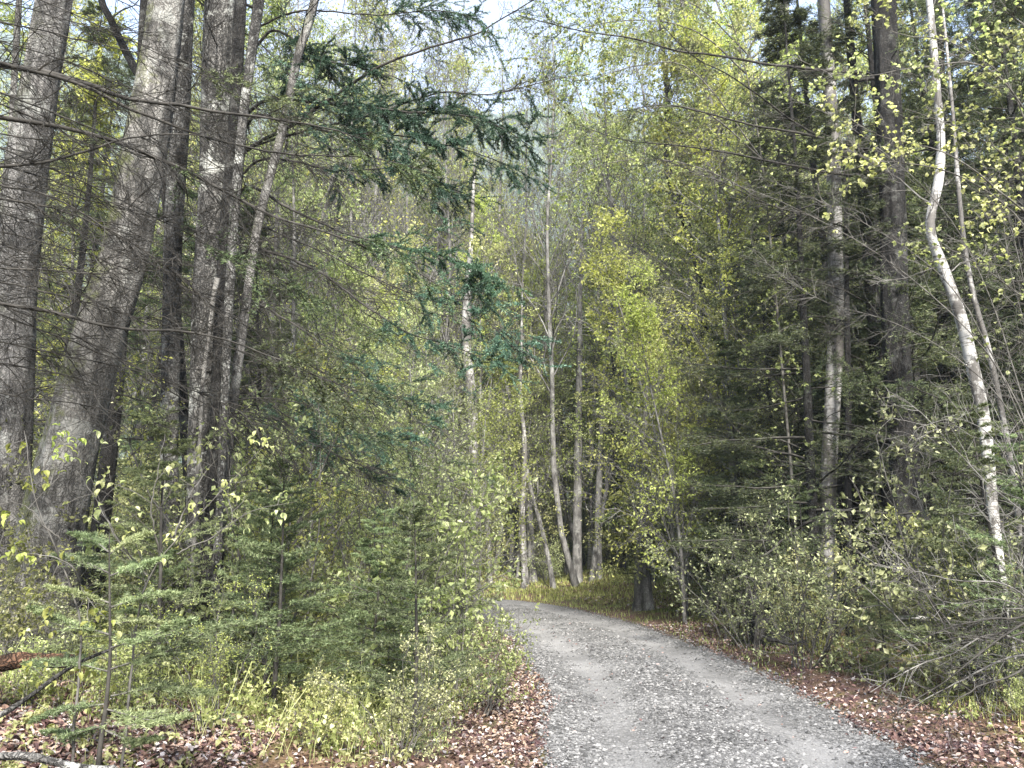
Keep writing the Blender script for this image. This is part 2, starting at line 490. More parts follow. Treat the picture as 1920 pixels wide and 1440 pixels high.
def place(name, proto, loc, label, cat, group=None, rz=None, scale=1.0, tilt=(0, 0)):
    """a new thing that shares the meshes of a finished kind"""
    t = empty(name, loc, label, cat, group, random.uniform(0, 2 * PI) if rz is None else rz, scale, tilt)
    for nm, me in proto:
        part(nm, me, t)
    return t

# ------------------------------------------------------------------ SETTING: ground
def axis(lo, hi, a, b, fine, grow_):
    out = list(np.arange(a, b + fine, fine))
    s = fine; x = out[-1]
    while x < hi:
        s *= grow_; x += s; out.append(x)
    s = fine; x = out[0]
    while x > lo:
        s *= grow_; x -= s; out.insert(0, x)
    return np.array(out)

def grid_mesh(name, X, Y, Z, mat, col=None):
    ny, nx = X.shape
    V = np.stack([X, Y, Z], -1).reshape(-1, 3)
    i = np.arange(nx * ny).reshape(ny, nx)
    Q = np.stack([i[:-1, :-1], i[:-1, 1:], i[1:, 1:], i[1:, :-1]], -1).reshape(-1, 4)
    mb = MB(); mb.add(V, Q)
    me = mb.mesh(name, mat, True)
    if col is not None:
        at_ = me.attributes.new('mask', 'FLOAT', 'POINT')
        at_.data.foreach_set('value', col.astype(np.float32).ravel())
    return me

def ground_material():
    m, n = new_mat('forest_floor')
    tc = N(n, 'ShaderNodeTexCoord')
    a = N(n, 'ShaderNodeAttribute'); a.attribute_name = 'mask'
    n1 = N(n, 'ShaderNodeTexNoise', Scale=34.0, Detail=8.0, Roughness=0.75)
    n2 = N(n, 'ShaderNodeTexNoise', Scale=1.3, Detail=5.0)
    n3 = N(n, 'ShaderNodeTexNoise', Scale=2.7, Detail=3.0)
    for k in (n1, n2, n3): n.links.new(tc.outputs['Object'], k.inputs['Vector'])
    soil = ramp(n, [(0.3, (0.035, 0.022, 0.015)), (0.5, (0.11, 0.07, 0.045)), (0.7, (0.23, 0.16, 0.11))]); n.links.new(n1.outputs['Fac'], soil.inputs[0])
    green = ramp(n, [(0.3, (0.03, 0.04, 0.01)), (0.7, (0.13, 0.16, 0.045))]); n.links.new(n1.outputs['Fac'], green.inputs[0])
    g = ramp(n, [(0.45, (0, 0, 0)), (0.6, (1, 1, 1))]); n.links.new(n2.outputs['Fac'], g.inputs[0])
    c = mixc(n, soil.outputs[0], green.outputs[0], g.outputs[0])
    rust = ramp(n, [(0.3, (0.04, 0.026, 0.02)), (0.55, (0.095, 0.066, 0.05)), (0.75, (0.19, 0.14, 0.105))]); n.links.new(n1.outputs['Fac'], rust.inputs[0])
    purp = ramp(n, [(0.3, (0.045, 0.026, 0.028)), (0.6, (0.11, 0.068, 0.07)), (0.8, (0.2, 0.14, 0.135))]); n.links.new(n1.outputs['Fac'], purp.inputs[0])
    pr = ramp(n, [(0.44, (0, 0, 0)), (0.54, (1, 1, 1))]); n.links.new(n3.outputs['Fac'], pr.inputs[0])
    verge = mixc(n, rust.outputs[0], purp.outputs[0], pr.outputs[0])
    nv = N(n, 'ShaderNodeTexNoise', Scale=1.9, Detail=8.0, Roughness=0.7); n.links.new(tc.outputs['Object'], nv.inputs['Vector'])
    vv = ramp(n, [(0.40, (0.15, 0.15, 0.15)), (0.56, (1, 1, 1))]); n.links.new(nv.outputs['Fac'], vv.inputs[0])
    vf = mixc(n, a.outputs['Fac'], vv.outputs[0], 1.0, 'MULTIPLY')
    c = mixc(n, c, verge, vf)
    b = N(n, 'ShaderNodeBsdfPrincipled'); b.inputs['Roughness'].default_value = 0.95
    b.inputs['Specular IOR Level'].default_value = 0.1
    n.links.new(c, b.inputs['Base Color'])
    bp = N(n, 'ShaderNodeBump'); bp.inputs['Strength'].default_value = 0.8; bp.inputs['Distance'].default_value = 0.03
    n.links.new(n1.outputs['Fac'], bp.inputs['Height']); n.links.new(bp.outputs[0], b.inputs['Normal'])
    o = N(n, 'ShaderNodeOutputMaterial'); n.links.new(b.outputs[0], o.inputs[0])
    return m

gx = axis(-800, 800, -9, 9, 0.13, 1.09); gy = axis(-250, 1000, 2.0, 26, 0.13, 1.09)
GX, GY = np.meshgrid(gx, gy)
GD = road_d(GX, GY)
GZ = gz(GX, GY, GD)
GZ = np.minimum(GZ, 12 + 0 * GZ) - sstep(HALF + 0.05, HALF - 0.3, GD) * 0.05
mask = sstep(HALF + 1.3, HALF + 0.5, GD + 0.35 * wnoise(GX, GY, 2.2, 5))
structure('ground', grid_mesh('ground', GX, GY, GZ, ground_material(), mask))

def path_material():
    m, n = new_mat('gravel_path')
    tc = N(n, 'ShaderNodeTexCoord')
    a = N(n, 'ShaderNodeAttribute'); a.attribute_name = 'mask'      # 1 where wheels have packed the surface, plus brightness painted in toward the bend
    v = N(n, 'ShaderNodeTexVoronoi', Scale=42.0); n.links.new(tc.outputs['Object'], v.inputs['Vector'])
    v2 = N(n, 'ShaderNodeTexVoronoi', feature='DISTANCE_TO_EDGE', Scale=42.0); n.links.new(tc.outputs['Object'], v2.inputs['Vector'])
    n1 = N(n, 'ShaderNodeTexNoise', Scale=60.0, Detail=7.0, Roughness=0.8); n.links.new(tc.outputs['Object'], n1.inputs['Vector'])
    n2 = N(n, 'ShaderNodeTexNoise', Scale=1.1, Detail=5.0); n.links.new(tc.outputs['Object'], n2.inputs['Vector'])
    st = N(n, 'ShaderNodeSeparateColor'); n.links.new(v.outputs['Color'], st.inputs[0])
    sr = ramp(n, [(0.0, (0.04, 0.04, 0.04)), (0.5, (0.13, 0.13, 0.131)), (1.0, (0.25, 0.249, 0.247))]); n.links.new(st.outputs[0], sr.inputs[0])
    er = ramp(n, [(0.0, (0.3, 0.3, 0.3)), (0.12, (1, 1, 1))]); n.links.new(v2.outputs['Distance'], er.inputs[0])
    stones = mixc(n, sr.outputs[0], er.outputs[0], 1.0, 'MULTIPLY')
    pk = ramp(n, [(0.3, (0.105, 0.105, 0.106)), (0.7, (0.235, 0.234, 0.234))]); n.links.new(n1.outputs['Fac'], pk.inputs[0])
    c = mixc(n, stones, pk.outputs[0], a.outputs['Fac'])
    br = ramp(n, [(0.35, (0.68, 0.68, 0.68)), (0.65, (1.2, 1.2, 1.2))]); n.links.new(n2.outputs['Fac'], br.inputs[0])
    c = mixc(n, c, br.outputs[0], 1.0, 'MULTIPLY')
    b = N(n, 'ShaderNodeBsdfPrincipled'); b.inputs['Roughness'].default_value = 0.9
    b.inputs['Specular IOR Level'].default_value = 0.2
    n.links.new(c, b.inputs['Base Color'])
    hh = mixc(n, er.outputs[0], n1.outputs['Fac'], 0.35)
    bp = N(n, 'ShaderNodeBump'); bp.inputs['Strength'].default_value = 0.7; bp.inputs['Distance'].default_value = 0.015
    n.links.new(hh, bp.inputs['Height']); n.links.new(bp.outputs[0], b.inputs['Normal'])
    o = N(n, 'ShaderNodeOutputMaterial'); n.links.new(b.outputs[0], o.inputs[0])
    return m

CF = catmull(CPTS, 60)
TG = nrm(np.gradient(CF, axis=0)); NR = np.stack([TG[:, 1], -TG[:, 0]], -1)
uu = np.linspace(-1, 1, 41)
el = 0.07 * wnoise(CF[:, 0] * 0, CF[:, 1] + CF[:, 0], 2.0, 8) + 0.07 * wnoise(CF[:, 0] * 0, CF[:, 1] + CF[:, 0], 7.0, 9)
W_ = HALF + np.where(uu[None, :] < 0, el[:, None], el[::-1][:, None])
PX = CF[:, None, 0] + NR[:, None, 0] * uu * W_
PY = CF[:, None, 1] + NR[:, None, 1] * uu * W_
PZ = gz(PX, PY) + 0.012 - 0.03 * (np.abs(uu) > 0.97)[None, :] + 0.006 * wnoise(PX, PY, 9, 3)
trk_bright = np.exp(-((np.abs(uu * HALF)[None, :] - 0.68) / 0.26) ** 2) * 0.95
trk_bright = np.clip(trk_bright * (0.75 + 0.5 * wnoise(PX, PY, 1.5, 4)) + 0.25 * (wnoise(PX, PY, 0.8, 6)) - 0.5 * sstep(0.78, 0.95, np.abs(uu))[None, :] + 0.35 * sstep(9, 13, PY), 0, 1)  # last term paints the gravel brighter toward the bend, apart from the wheel tracks
structure('gravel_path', grid_mesh('gravel_path', PX[:, ::-1], PY[:, ::-1], PZ[:, ::-1], path_material(), trk_bright[:, ::-1]))

# loose stones on the path
def stones_mesh(r, P, S, mat, name):
    ico = np.array([(0, 0, 1), (.9, 0, .1), (.25, .85, 0), (-.75, .5, .1), (-.7, -.55, 0), (.3, -.85, .1), (0, 0, -1)], float)
    T = np.array([(0, 1, 2), (0, 2, 3), (0, 3, 4), (0, 4, 5), (0, 5, 1), (6, 2, 1), (6, 3, 2), (6, 4, 3), (6, 5, 4), (6, 1, 5)])
    n = len(P)
    V = ico[None] * (1 + 0.25 * r.normal(size=(n, 7, 1))) * (S[:, None, None]) * np.array([1, 1, 0.55])
    a = r.uniform(0, 2 * PI, n); c, s = np.cos(a)[:, None], np.sin(a)[:, None]
    V = np.stack([V[..., 0] * c - V[..., 1] * s, V[..., 0] * s + V[..., 1] * c, V[..., 2]], -1) + P[:, None, :]
    mb = MB(); mb.add(V.reshape(-1, 3), T=(np.arange(n) * 7)[:, None, None].repeat(10, 1) .reshape(-1, 1) + np.tile(T, (n, 1)))
    return mb.mesh(name, mat)
M['stone'] = leaf_mat('loose_gravel', [(0, (0.025, 0.025, 0.025)), (0.6, (0.095, 0.095, 0.095)), (1, (0.20, 0.199, 0.197))], trans=0.0, objvar=0)
nS = 85000
k_ = rg.integers(0, len(CF), nS * 3); u_ = rg.uniform(-1.05, 1.05, nS * 3)
sx = CF[k_, 0] + NR[k_, 0] * u_ * HALF + rg.normal(size=nS * 3) * 0.05; sy = CF[k_, 1] + NR[k_, 1] * u_ * HALF + rg.normal(size=nS * 3) * 0.05
keep = (sy > 3.5) & (sy < 19) & (sx > -3)
keep &= rg.random(nS * 3) > 0.93 * np.exp(-((np.abs(u_ * HALF) - 0.68) / 0.30) ** 2)
keep &= rg.random(nS * 3) < np.clip(1.3 - sy / 17, 0.15, 1)
sx, sy = sx[keep][:nS], sy[keep][:nS]
S_ = rg.gamma(3, 0.0034, len(sx)).clip(0.004, 0.028)
stuff('gravel', stones_mesh(rg, np.stack([sx, sy, gz(sx, sy) + 0.013], -1), S_, M['stone'], 'gravel'),
      'loose grey gravel lying along the middle and sides of the path', 'gravel')

# ------------------------------------------------------------------ mountain far behind
def mountain():
    X = np.linspace(-620, 620, 300); Y = np.linspace(380, 950, 140)
    MX, MY = np.meshgrid(X, Y)
    ridge = 362 - 0.14 * MX + 9 * np.sin(MX / 90.0) + 3 * np.sin(MX / 23.0)
    t = sstep(380, 640, MY) * (1 - 0.5 * sstep(700, 1100, MY))
    Z = ridge * t + 6 * wnoise(MX, MY, 0.05, 21) * 2 + 2.5 * wnoise(MX, MY, 0.3, 22) + rg.normal(size=MX.shape) * 1.3
    Z = Z - 14 * (1 - t)
    m, n = new_mat('wooded_mountain')
    tc = N(n, 'ShaderNodeTexCoord')
    n1 = N(n, 'ShaderNodeTexNoise', Scale=0.25, Detail=8.0, Roughness=0.7); n.links.new(tc.outputs['Object'], n1.inputs['Vector'])
    r = ramp(n, [(0.38, (0.008, 0.016, 0.010)), (0.5, (0.028, 0.042, 0.022)), (0.62, (0.09, 0.11, 0.05))]); n.links.new(n1.outputs['Fac'], r.inputs[0])
    b = N(n, 'ShaderNodeBsdfPrincipled'); b.inputs['Roughness'].default_value = 1
    n.links.new(r.outputs[0], b.inputs['Base Color'])
    o = N(n, 'ShaderNodeOutputMaterial'); n.links.new(b.outputs[0], o.inputs[0])
    structure('mountain', grid_mesh('mountain', MX, MY, Z, m))
mountain()

# ------------------------------------------------------------------ air
def haze():
    mb = MB()
    x0, x1, y0, y1, z0, z1 = -830, 830, -280, 1060, -3, 470
    V = [(x, y, z) for z in (z0, z1) for y in (y0, y1) for x in (x0, x1)]
    mb.add(np.array(V, float), Q=[(0, 2, 3, 1), (4, 5, 7, 6), (0, 1, 5, 4), (2, 6, 7, 3), (0, 4, 6, 2), (1, 3, 7, 5)])
    m, n = new_mat('thin_haze')
    p = N(n, 'ShaderNodeVolumePrincipled')
    p.inputs['Color'].default_value = (0.72, 0.86, 1.0, 1)
    p.inputs['Density'].default_value = 0.00045
    o = N(n, 'ShaderNodeOutputMaterial'); n.links.new(p.outputs[0], o.inputs['Volume'])
    stuff('haze', mb.mesh('haze', m), 'thin bluish haze in the air before the mountain', 'haze')
haze()

# ------------------------------------------------------------------ KINDS of plants, built once each
def gen_leafy(seed, h, r0, n1=28, base=0.22, spread=0.30, ang=0.75, up=0.5, lsize=0.075, per=6, lean=0.08, bark='twig', leaf='leaf',
              k2=8, k3=6, nobranch=False, trunkmat=None, leaf_drop=0.0):
    r = np.random.default_rng(seed)
    tb, lb = MB(), MB()
    P0 = grow(r, [[0, 0, -0.15]], [[r.normal() * lean, r.normal() * lean, 1]], [h], 22, 0.22, 0.15)
    R0 = r0 * (1 - np.linspace(0, 1, 22) ** 1.15 * 0.93)
    R0[0] *= 1.4
    tubes(tb, P0, R0[None], 8)
    S, D, t, _ = kids(r, P0, n1, base, 0.98, ang, 0.18, even=True)
    L = h * spread * (1 - 0.75 * t) * r.uniform(0.7, 1.3, len(t)) + 0.25
    P1 = grow(r, S, D, L, 8, 0.45, up)
    r1 = np.maximum(r0 * (1 - t) * 0.42, 0.006)
    tubes(tb, P1, r1[:, None] * (1 - np.linspace(0, 0.75, 8)), 4)
    S, D, t2, p = kids(r, P1, k2, 0.12, 0.98, 0.7, 0.2)
    L2 = L[p] * r.uniform(0.25, 0.55, len(t2)) * (1.1 - 0.6 * t2) + 0.12
    P2 = grow(r, S, D, L2, 5, 0.45, up * 0.6)
    tubes(tb, P2, np.maximum(r1[p] * 0.45, 0.0045)[:, None] * (1 - np.linspace(0, 0.6, 5)), 3)
    S, D, t3, p3 = kids(r, P2, k3, 0.15, 1.0, 0.7, 0.25)
    L3 = L2[p3] * r.uniform(0.3, 0.7, len(t3)) + 0.06
    P3 = grow(r, S, D, L3, 4, 0.4, up * 0.4)
    tubes(tb, P3, np.full((len(P3), 4), 0.003) * np.array([1.2, 1, 0.8, 0.5]), 3)
    ph = r.uniform(0, 6, 6); q = P3[:, 0]
    cl = np.sin(q[:, 0] * 3.1 + ph[0]) + np.sin(q[:, 1] * 2.9 + ph[1]) + np.sin(q[:, 2] * 2.3 + ph[2]) + .6 * np.sin((q[:, 0] + q[:, 2]) * 6 + ph[3])
    P3 = P3[(r.random(len(P3)) > leaf_drop) & (cl + r.normal(size=len(P3)) * .5 > -.55)]
    A, T = along(P3, per, r)
    leaves(lb, r, A, lsize, droop=0.5, D=T, dmix=0.6)
    A, T = along(P2, max(per // 2, 1), r, 0.4)
    leaves(lb, r, A, lsize, droop=0.5)
    return [('trunk', tb.mesh('trunk', M[trunkmat or bark], True)), ('crown', lb.mesh('crown', M[leaf]))]

def gen_shrub(seed, h, stems=7, per=5, lsize=0.055, leaf='leaf', bark='twig', spread=0.55, up=0.4, k1=9, k2=5):
    r = np.random.default_rng(seed)
    tb, lb = MB(), MB()
    a = r.uniform(0, 2 * PI, stems); sp = r.uniform(0.1, spread, stems)
    D = np.stack([np.cos(a) * sp, np.sin(a) * sp, np.ones(stems)], -1)
    S = np.stack([np.cos(a) * 0.12, np.sin(a) * 0.12, np.full(stems, -0.1)], -1)
    L = h * r.uniform(0.65, 1.1, stems)
    P0 = grow(r, S, D, L, 12, 0.4, 0.1)
    tubes(tb, P0, (0.006 + 0.007 * h / 2.5) * (1 - np.linspace(0, 0.8, 12))[None].repeat(stems, 0), 5)
    S, D, t, p = kids(r, P0, k1, 0.12, 0.99, 0.8, 0.2)
    L1 = L[p] * r.uniform(0.2, 0.42, len(t)) * (1.15 - 0.7 * t)
    P1 = grow(r, S, D, L1, 6, 0.45, up)
    tubes(tb, P1, np.full((len(P1), 1), 0.0045) * (1 - np.linspace(0, 0.6, 6)), 3)
    S, D, t, p2 = kids(r, P1, k2, 0.15, 1, 0.75, 0.25)
    P2 = grow(r, S, D, L1[p2] * r.uniform(0.25, 0.6, len(t)) + 0.04, 4, 0.4, up * 0.5)
    tubes(tb, P2, np.full((len(P2), 4), 0.0022), 3)
    if per:
        A, T = along(P2, per, r)
        leaves(lb, r, A, lsize, droop=0.35, D=T, dmix=0.8, ratio=0.6)
        A, T = along(P1, 3, r, 0.3)
        leaves(lb, r, A, lsize, droop=0.35)
    out = [('stems', tb.mesh('stems', M[bark], True))]
    if per: out.append(('foliage', lb.mesh('foliage', M[leaf])))
    return out

def gen_conifer(seed, h, r0, n1=70, base=0.1, live=0.35, spread=0.22, nlen=0.05, nwid=0.008, per=26, droop=-0.35, bark='bark_dark', needle='needle', k2=9, k3=5, dead_tw=11):
    r = np.random.default_rng(seed)
    tb, bb, lb = MB(), MB(), MB()
    P0 = grow(r, [[0, 0, -0.2]], [[r.normal() * 0.02, r.normal() * 0.02, 1]], [h], 26, 0.06, 0.2)
    R0 = r0 * (1 - np.linspace(0, 1, 26) * 0.94); R0[0] *= 1.5
    tubes(tb, P0, R0[None], 12)
    S, D, t, _ = kids(r, P0, n1, base, 0.985, 1.5, 0.15, even=True)
    L = (h * spread * (1.05 - t) ** 0.75 * r.uniform(0.6, 1.2, len(t))).clip(0.3, 3.6)
    P1 = grow(r, S, D, L, 9, 0.25, droop)
    P1[:, :, 2] += (np.linspace(0, 1, 9) ** 2.5)[None] * L[:, None] * 0.15
    r1 = np.maximum(0.011 * L, 0.006)
    tubes(bb, P1, r1[:, None] * (1 - np.linspace(0, 0.8, 9)), 4)
    live_m = t > live - 0.12 * r.random(len(t))
    for flag in (False, True):
        Pm = P1[live_m == flag]; Lm = L[live_m == flag]
        if not len(Pm): continue
        kk = k2 if flag else dead_tw
        S, D, t2, p = kids(r, Pm, kk * 2, 0.2, 0.99, 0.95, 0.15, flat=0.8)
        L2 = Lm[p] * (0.42 * (1.15 - t2)) * r.uniform(0.5, 1.1, len(t2)) + 0.08
        P2 = grow(r, S, D, L2, 5, 0.3, droop * 0.8)
        tubes(bb, P2, np.full((len(P2), 1), 0.0042) * (1 - np.linspace(0, 0.6, 5)), 3)
        S, D, t3, p3 = kids(r, P2, k3, 0.2, 1, 0.8, 0.2, flat=0.8)
        P3 = grow(r, S, D, L2[p3] * r.uniform(0.25, 0.5, len(t3)) + 0.04, 3, 0.25, droop * 0.5)
        tubes(bb, P3, np.full((len(P3), 3), 0.0022), 3)
        if flag:
            needles(lb, r, P2, per, nlen, nwid)
            needles(lb, r, P3, per // 2, nlen, nwid)
    return [('trunk', tb.mesh('trunk', M[bark], True)), ('branches', bb.mesh('branches', M['twig_dark'])), ('needles', lb.mesh('needles', M[needle]))]

def gen_fir(seed, h, per=46, nlen=0.026, nwid=0.0046, needle='needle_young', nw=7):
    """young fir: whorls of flat needle sprays"""
    r = np.random.default_rng(seed)
    tb, lb = MB(), MB()
    P0 = grow(r, [[0, 0, -0.05]], [[0, 0, 1]], [h], 14, 0.08, 0.1)
    tubes(tb, P0, ((0.008 + 0.007 * h) * (1 - np.linspace(0, 0.88, 14)))[None], 7)
    n1 = int(nw * h / 0.25)
    S, D, t, _ = kids(r, P0, n1, 0.08, 0.97, 1.25, 0.12, even=True)
    L = h * 0.42 * (1.06 - t) ** 0.9 * r.uniform(0.7, 1.15, len(t)) + 0.05
    P1 = grow(r, S, D, L, 8, 0.15, -0.1)
    tubes(tb, P1, np.maximum(0.005 * L, 0.0025)[:, None] * (1 - np.linspace(0, 0.6, 8)), 3)
    S, D, t2, p = kids(r, P1, 12, 0.15, 0.97, 0.85, 0.1, flat=0.93)
    L2 = L[p] * 0.40 * (1.15 - t2) * r.uniform(0.7, 1.1, len(t2)) + 0.03
    P2 = grow(r, S, D, L2, 4, 0.12, -0.05)
    tubes(tb, P2, np.full((len(P2), 4), 0.0016), 3)
    needles(lb, r, P2, per, nlen, nwid, 1.1)
    needles(lb, r, P1, per, nlen, nwid, 1.1, t0=0.3)
    return [('stem', tb.mesh('stem', M['twig_dark'], True)), ('needles', lb.mesh('needles', M[needle]))]

YT = [gen_leafy(20 + i, h, r, n1=n, base=b, spread=s, leaf=lf, lsize=ls, per=pr, leaf_drop=ld, bark='twig', trunkmat=tm)
      for i, (h, r, n, b, s, lf, ls, pr, ld, tm) in enumerate([
          (9, .05, 34, .10, .28, 'leaf', .055, 11, .05, 'bark_mid'), (11, .06, 38, .12, .26, 'leaf_yel', .085, 7, .1, 'bark_mid'),
          (13, .07, 42, .12, .24, 'leaf_pale', .075, 7, .1, 'bark_mid'), (8, .045, 30, .05, .32, 'leaf_yel', .07, 9, .05, 'bark_mid'),
          (12, .07, 38, .15, .26, 'leaf', .075, 7, .1, 'birch'), (10, .05, 34, .1, .3, 'leaf_pale', .07, 6, .3, 'bark_mid')])]
TALL = [gen_leafy(40 + i, h, r, n1=n, base=b, spread=s, leaf=lf, lsize=ls, per=pr, leaf_drop=ld, trunkmat=tm, k2=8, up=0.7, ang=0.85)
        for i, (h, r, n, b, s, lf, ls, pr, ld, tm) in enumerate([
            (19, .14, 46, .22, .22, 'leaf', .085, 8, .1, 'bark_mid'), (21, .15, 50, .26, .2, 'leaf_pale', .085, 8, .15, 'bark_mid'),
            (18, .11, 44, .2, .22, 'leaf_yel', .085, 8, .15, 'birch_dirty'), (20, .13, 48, .25, .2, 'leaf', .085, 7, .2, 'bark_dark')])]
SPARSE = gen_leafy(140, 15, .075, n1=36, base=.3, spread=.26, lsize=.07, per=4, leaf_drop=.72, trunkmat='bark_mid', up=.8, leaf='leaf_yel', k3=5)
SH = [gen_shrub(60 + i, h, st, per, ls, lf) for i, (h, st, per, ls, lf) in enumerate([
    (2.6, 9, 7, .06, 'leaf'), (3.4, 8, 8, .035, 'leaf_yel'), (2.0, 10, 7, .042, 'leaf_pale'), (3.0, 8, 6, .05, 'leaf_pale'), (2.2, 9, 7, .042, 'leaf_olive'), (1.4, 9, 6, .04, 'leaf')])]
BARE = [gen_shrub(80 + i, h, st, 0, 0, bark=bk, spread=0.9, up=0.1) for i, (h, st, bk) in enumerate([(2.4, 9, 'twig'), (1.8, 8, 'twig_pale')])]
CON = [gen_conifer(90 + i, h, r, n1=n, live=lv, spread=s) for i, (h, r, n, lv, s) in enumerate([
    (15, .16, 84, .42, .2), (13, .13, 76, .3, .2), (9, .08, 70, .0, .26), (17, .16, 100, .22, .18), (12, .10, 90, .0, .22)])]
FIR = [gen_fir(100, 1.7), gen_fir(101, 2.4, nw=6), gen_fir(102, 1.1), gen_fir(103, 2.0, needle='needle_fir')]

# ------------------------------------------------------------------ SCATTER
PEND = []
MARKS = [(130, 'left of the mossy leaning trunk'), (330, 'between the mossy leaning trunk and the clump of stems'), (430, 'behind the clump of stems'),
         (640, 'just right of the clump of stems'), (870, 'left of the white centre birch'), (985, 'between the white centre birch and the bend'),
         (1085, 'left of the thickest grey trunk behind the bend'), (1205, 'between the thickest grey trunk and the black furrowed one'),
         (1340, 'right of the black furrowed trunk'), (1480, 'behind the broad dark stump'), (1560, 'beside the thick white birch'),
         (1700, 'between the thick white birch and the massive spruce'), (1850, 'between the massive spruce and the leaning birch'), (9999, 'at the right edge past the leaning birch')]
RANK = ['nearest', 'second nearest', 'third nearest', 'fourth nearest', 'fifth nearest', 'sixth nearest', 'seventh nearest', 'eighth nearest', 'ninth nearest', 'tenth nearest', 'eleventh nearest', 'twelfth nearest']
def pend(o, look):
    px = 960 + F * o.location.x / (o.location.y * 1.0)
    PEND.append((o, look, next(t for lim, t in MARKS if px < lim)))
def settle():
    d = {}
    for o, lk, pl in PEND: d.setdefault((lk, pl), []).append(o)
    for (lk, pl), os_ in d.items():
        os_.sort(key=lambda o: o.location.y)
        for k, o in enumerate(os_):
            o['label'] = (lk + ' ' + pl) if len(os_) == 1 else (RANK[min(k, 11)] + ' ' + lk + ' ' + pl)
L_YT = ['slim light green tree', 'slim yellow green tree', 'slim whitish green tree', 'small yellow green tree', 'slim white stemmed tree', 'thin sparse tree']
L_TA = ['tall light green tree', 'tall whitish green tree', 'tall pale barked tree', 'tall dark barked tree']
L_SH = ['light green shrub', 'tall yellow green shrub', 'small pale shrub', 'pale open shrub', 'dull olive shrub', 'low light green shrub']
L_CO = ['tall dark spruce', 'dense dark spruce', 'short bushy spruce', 'tallest thin spruce', 'spruce green to the ground']
L_FI = ['grey green young fir', 'tall feathery young fir', 'tiny young fir', 'dark green young fir']
used = []
def free(x, y, dmin):
    for (a, b, c) in used:
        if (a - x) ** 2 + (b - y) ** 2 < (0.5 * (dmin + c)) ** 2: return False
    return True

def clear_view(x, y):
    px = 960 + F * x / y
    if y < 22 and x < 1.2 and 960 + F * (x + (.3 if y < 9 else .75)) / y > 975: return False
    return not ((940 < px < 1270 and y < 25.5) or (1515 < px < 1600 and y < 12.6) or (1640 < px < 1720 and y < 11.5))      # the open view along the path to the trunks behind the bend
def scatter(n, xr, yr, rmin, dmin, ok=clear_view, tries=60):
    out = []
    for _ in range(n * tries):
        if len(out) >= n: break
        y = random.uniform(*yr); a, b = xr(y) if callable(xr) else xr
        x = random.uniform(a, b)
        if float(road_d(x, y)[0]) < rmin: continue
        if ok and not ok(x, y): continue
        if not free(x, y, dmin): continue
        used.append((x, y, dmin)); out.append((x, y))
    return out

def loc(x, y): return (x, y, gz1(x, y))

# top of the far crowns: an open gap above the path where the mountain and the sky show
def skyline(px):
    xs = [-400, 300, 640, 750, 840, 960, 1060, 1170, 1400, 2400]
    ys = [-300, -200, -60, 150, 300, 390, 380, 150, -200, -300]
    return float(np.interp(px, xs, ys))

def max_h(x, y, z0):
    px = 960 + F * x / (y * 1.05)
    return at(px, skyline(px), y)[2] - z0

H_YT = [9, 11, 13, 8, 12, 10]; H_T = [19, 21, 18, 20]
def fit_tree(x, y, tall, group, name='young_tree', cat='young tree', over=1.0, smin=.85, smax=1.2):
    z0 = gz1(x, y)
    mh = max_h(x, y, z0) * over * random.uniform(0.84, 1.04)
    if tall and mh > 12:
        i = random.randrange(len(TALL)); h = H_T[i]; pr = TALL[i]; lk = L_TA[i]
    else:
        i = random.randrange(len(YT)); h = H_YT[i]; pr = YT[i]; lk = L_YT[i]
    s = min(random.uniform(smin, smax), mh / h)
    pend(place(name, pr, (x, y, z0), '', cat, group, scale=s, tilt=(random.gauss(0, .04), random.gauss(0, .04))), lk)
def put(name, protos, looks, idx, x, y, cat, group, smin, smax, tilt=(0, 0)):
    i = random.choice(idx)
    pend(place(name, protos[i], loc(x, y), '', cat, group, scale=random.uniform(smin, smax), tilt=tilt), looks[i])

for x, y in scatter(54, lambda y: (-0.34 * y, 0.27 * y), (28, 46), 2.2, 1.1):
    fit_tree(x, y, True, 'young trees behind the bend')
for x, y in scatter(40, lambda y: (-0.95 * y, 0.95 * y), (46, 85), 2.2, 2.4):
    fit_tree(x, y, True, 'distant trees at the back of the wood', 'broadleaf_tree', 'tree', smin=1.1, smax=1.5)
for x, y in scatter(40, lambda y: (-0.85 * y, -0.24 * y), (14, 46), 2.4, 1.5):
    fit_tree(x, y, random.random() < .7, 'trees behind the left trunks')
for x, y in scatter(34, lambda y: (0.22 * y, 0.50 * y), (17, 46), 2.4, 1.4):
    fit_tree(x, y, random.random() < .75, 'leafy trees right of the bend')
for x, y in scatter(16, lambda y: (0.45 * y, 0.9 * y), (17, 46), 2.4, 2.0):
    fit_tree(x, y, True, 'trees behind the right conifers', 'broadleaf_tree', 'tree')
for x, y in scatter(34, lambda y: (0.43 * y, 0.85 * y), (12.5, 32), 2.6, 1.5):
    put('conifer', CON, L_CO, (0, 1, 2, 3), x, y, 'conifer', 'dark spruces in the right wood', .9, 1.2)
for x, y in scatter(10, lambda y: (-0.75 * y, -0.22 * y), (13, 34), 2.6, 2.2):
    put('conifer', CON, L_CO, (0, 1, 2, 3), x, y, 'conifer', 'dark spruces in the left wood', .7, .95)
for x, y in scatter(16, lambda y: (0.36 * y, 0.70 * y), (11.5, 19), 2.6, 1.3):
    put('conifer', CON, L_CO, (2, 4, 4), x, y, 'conifer', 'dark spruces in the right wood', .75, 1.1)
for x, y in scatter(2, lambda y: (0.28 * y, 0.38 * y), (13, 18), 2.5, 1.4):
    put('conifer', CON, L_CO, (2, 4), x, y, 'conifer', 'spruces beside the path on the right', .45, .7)
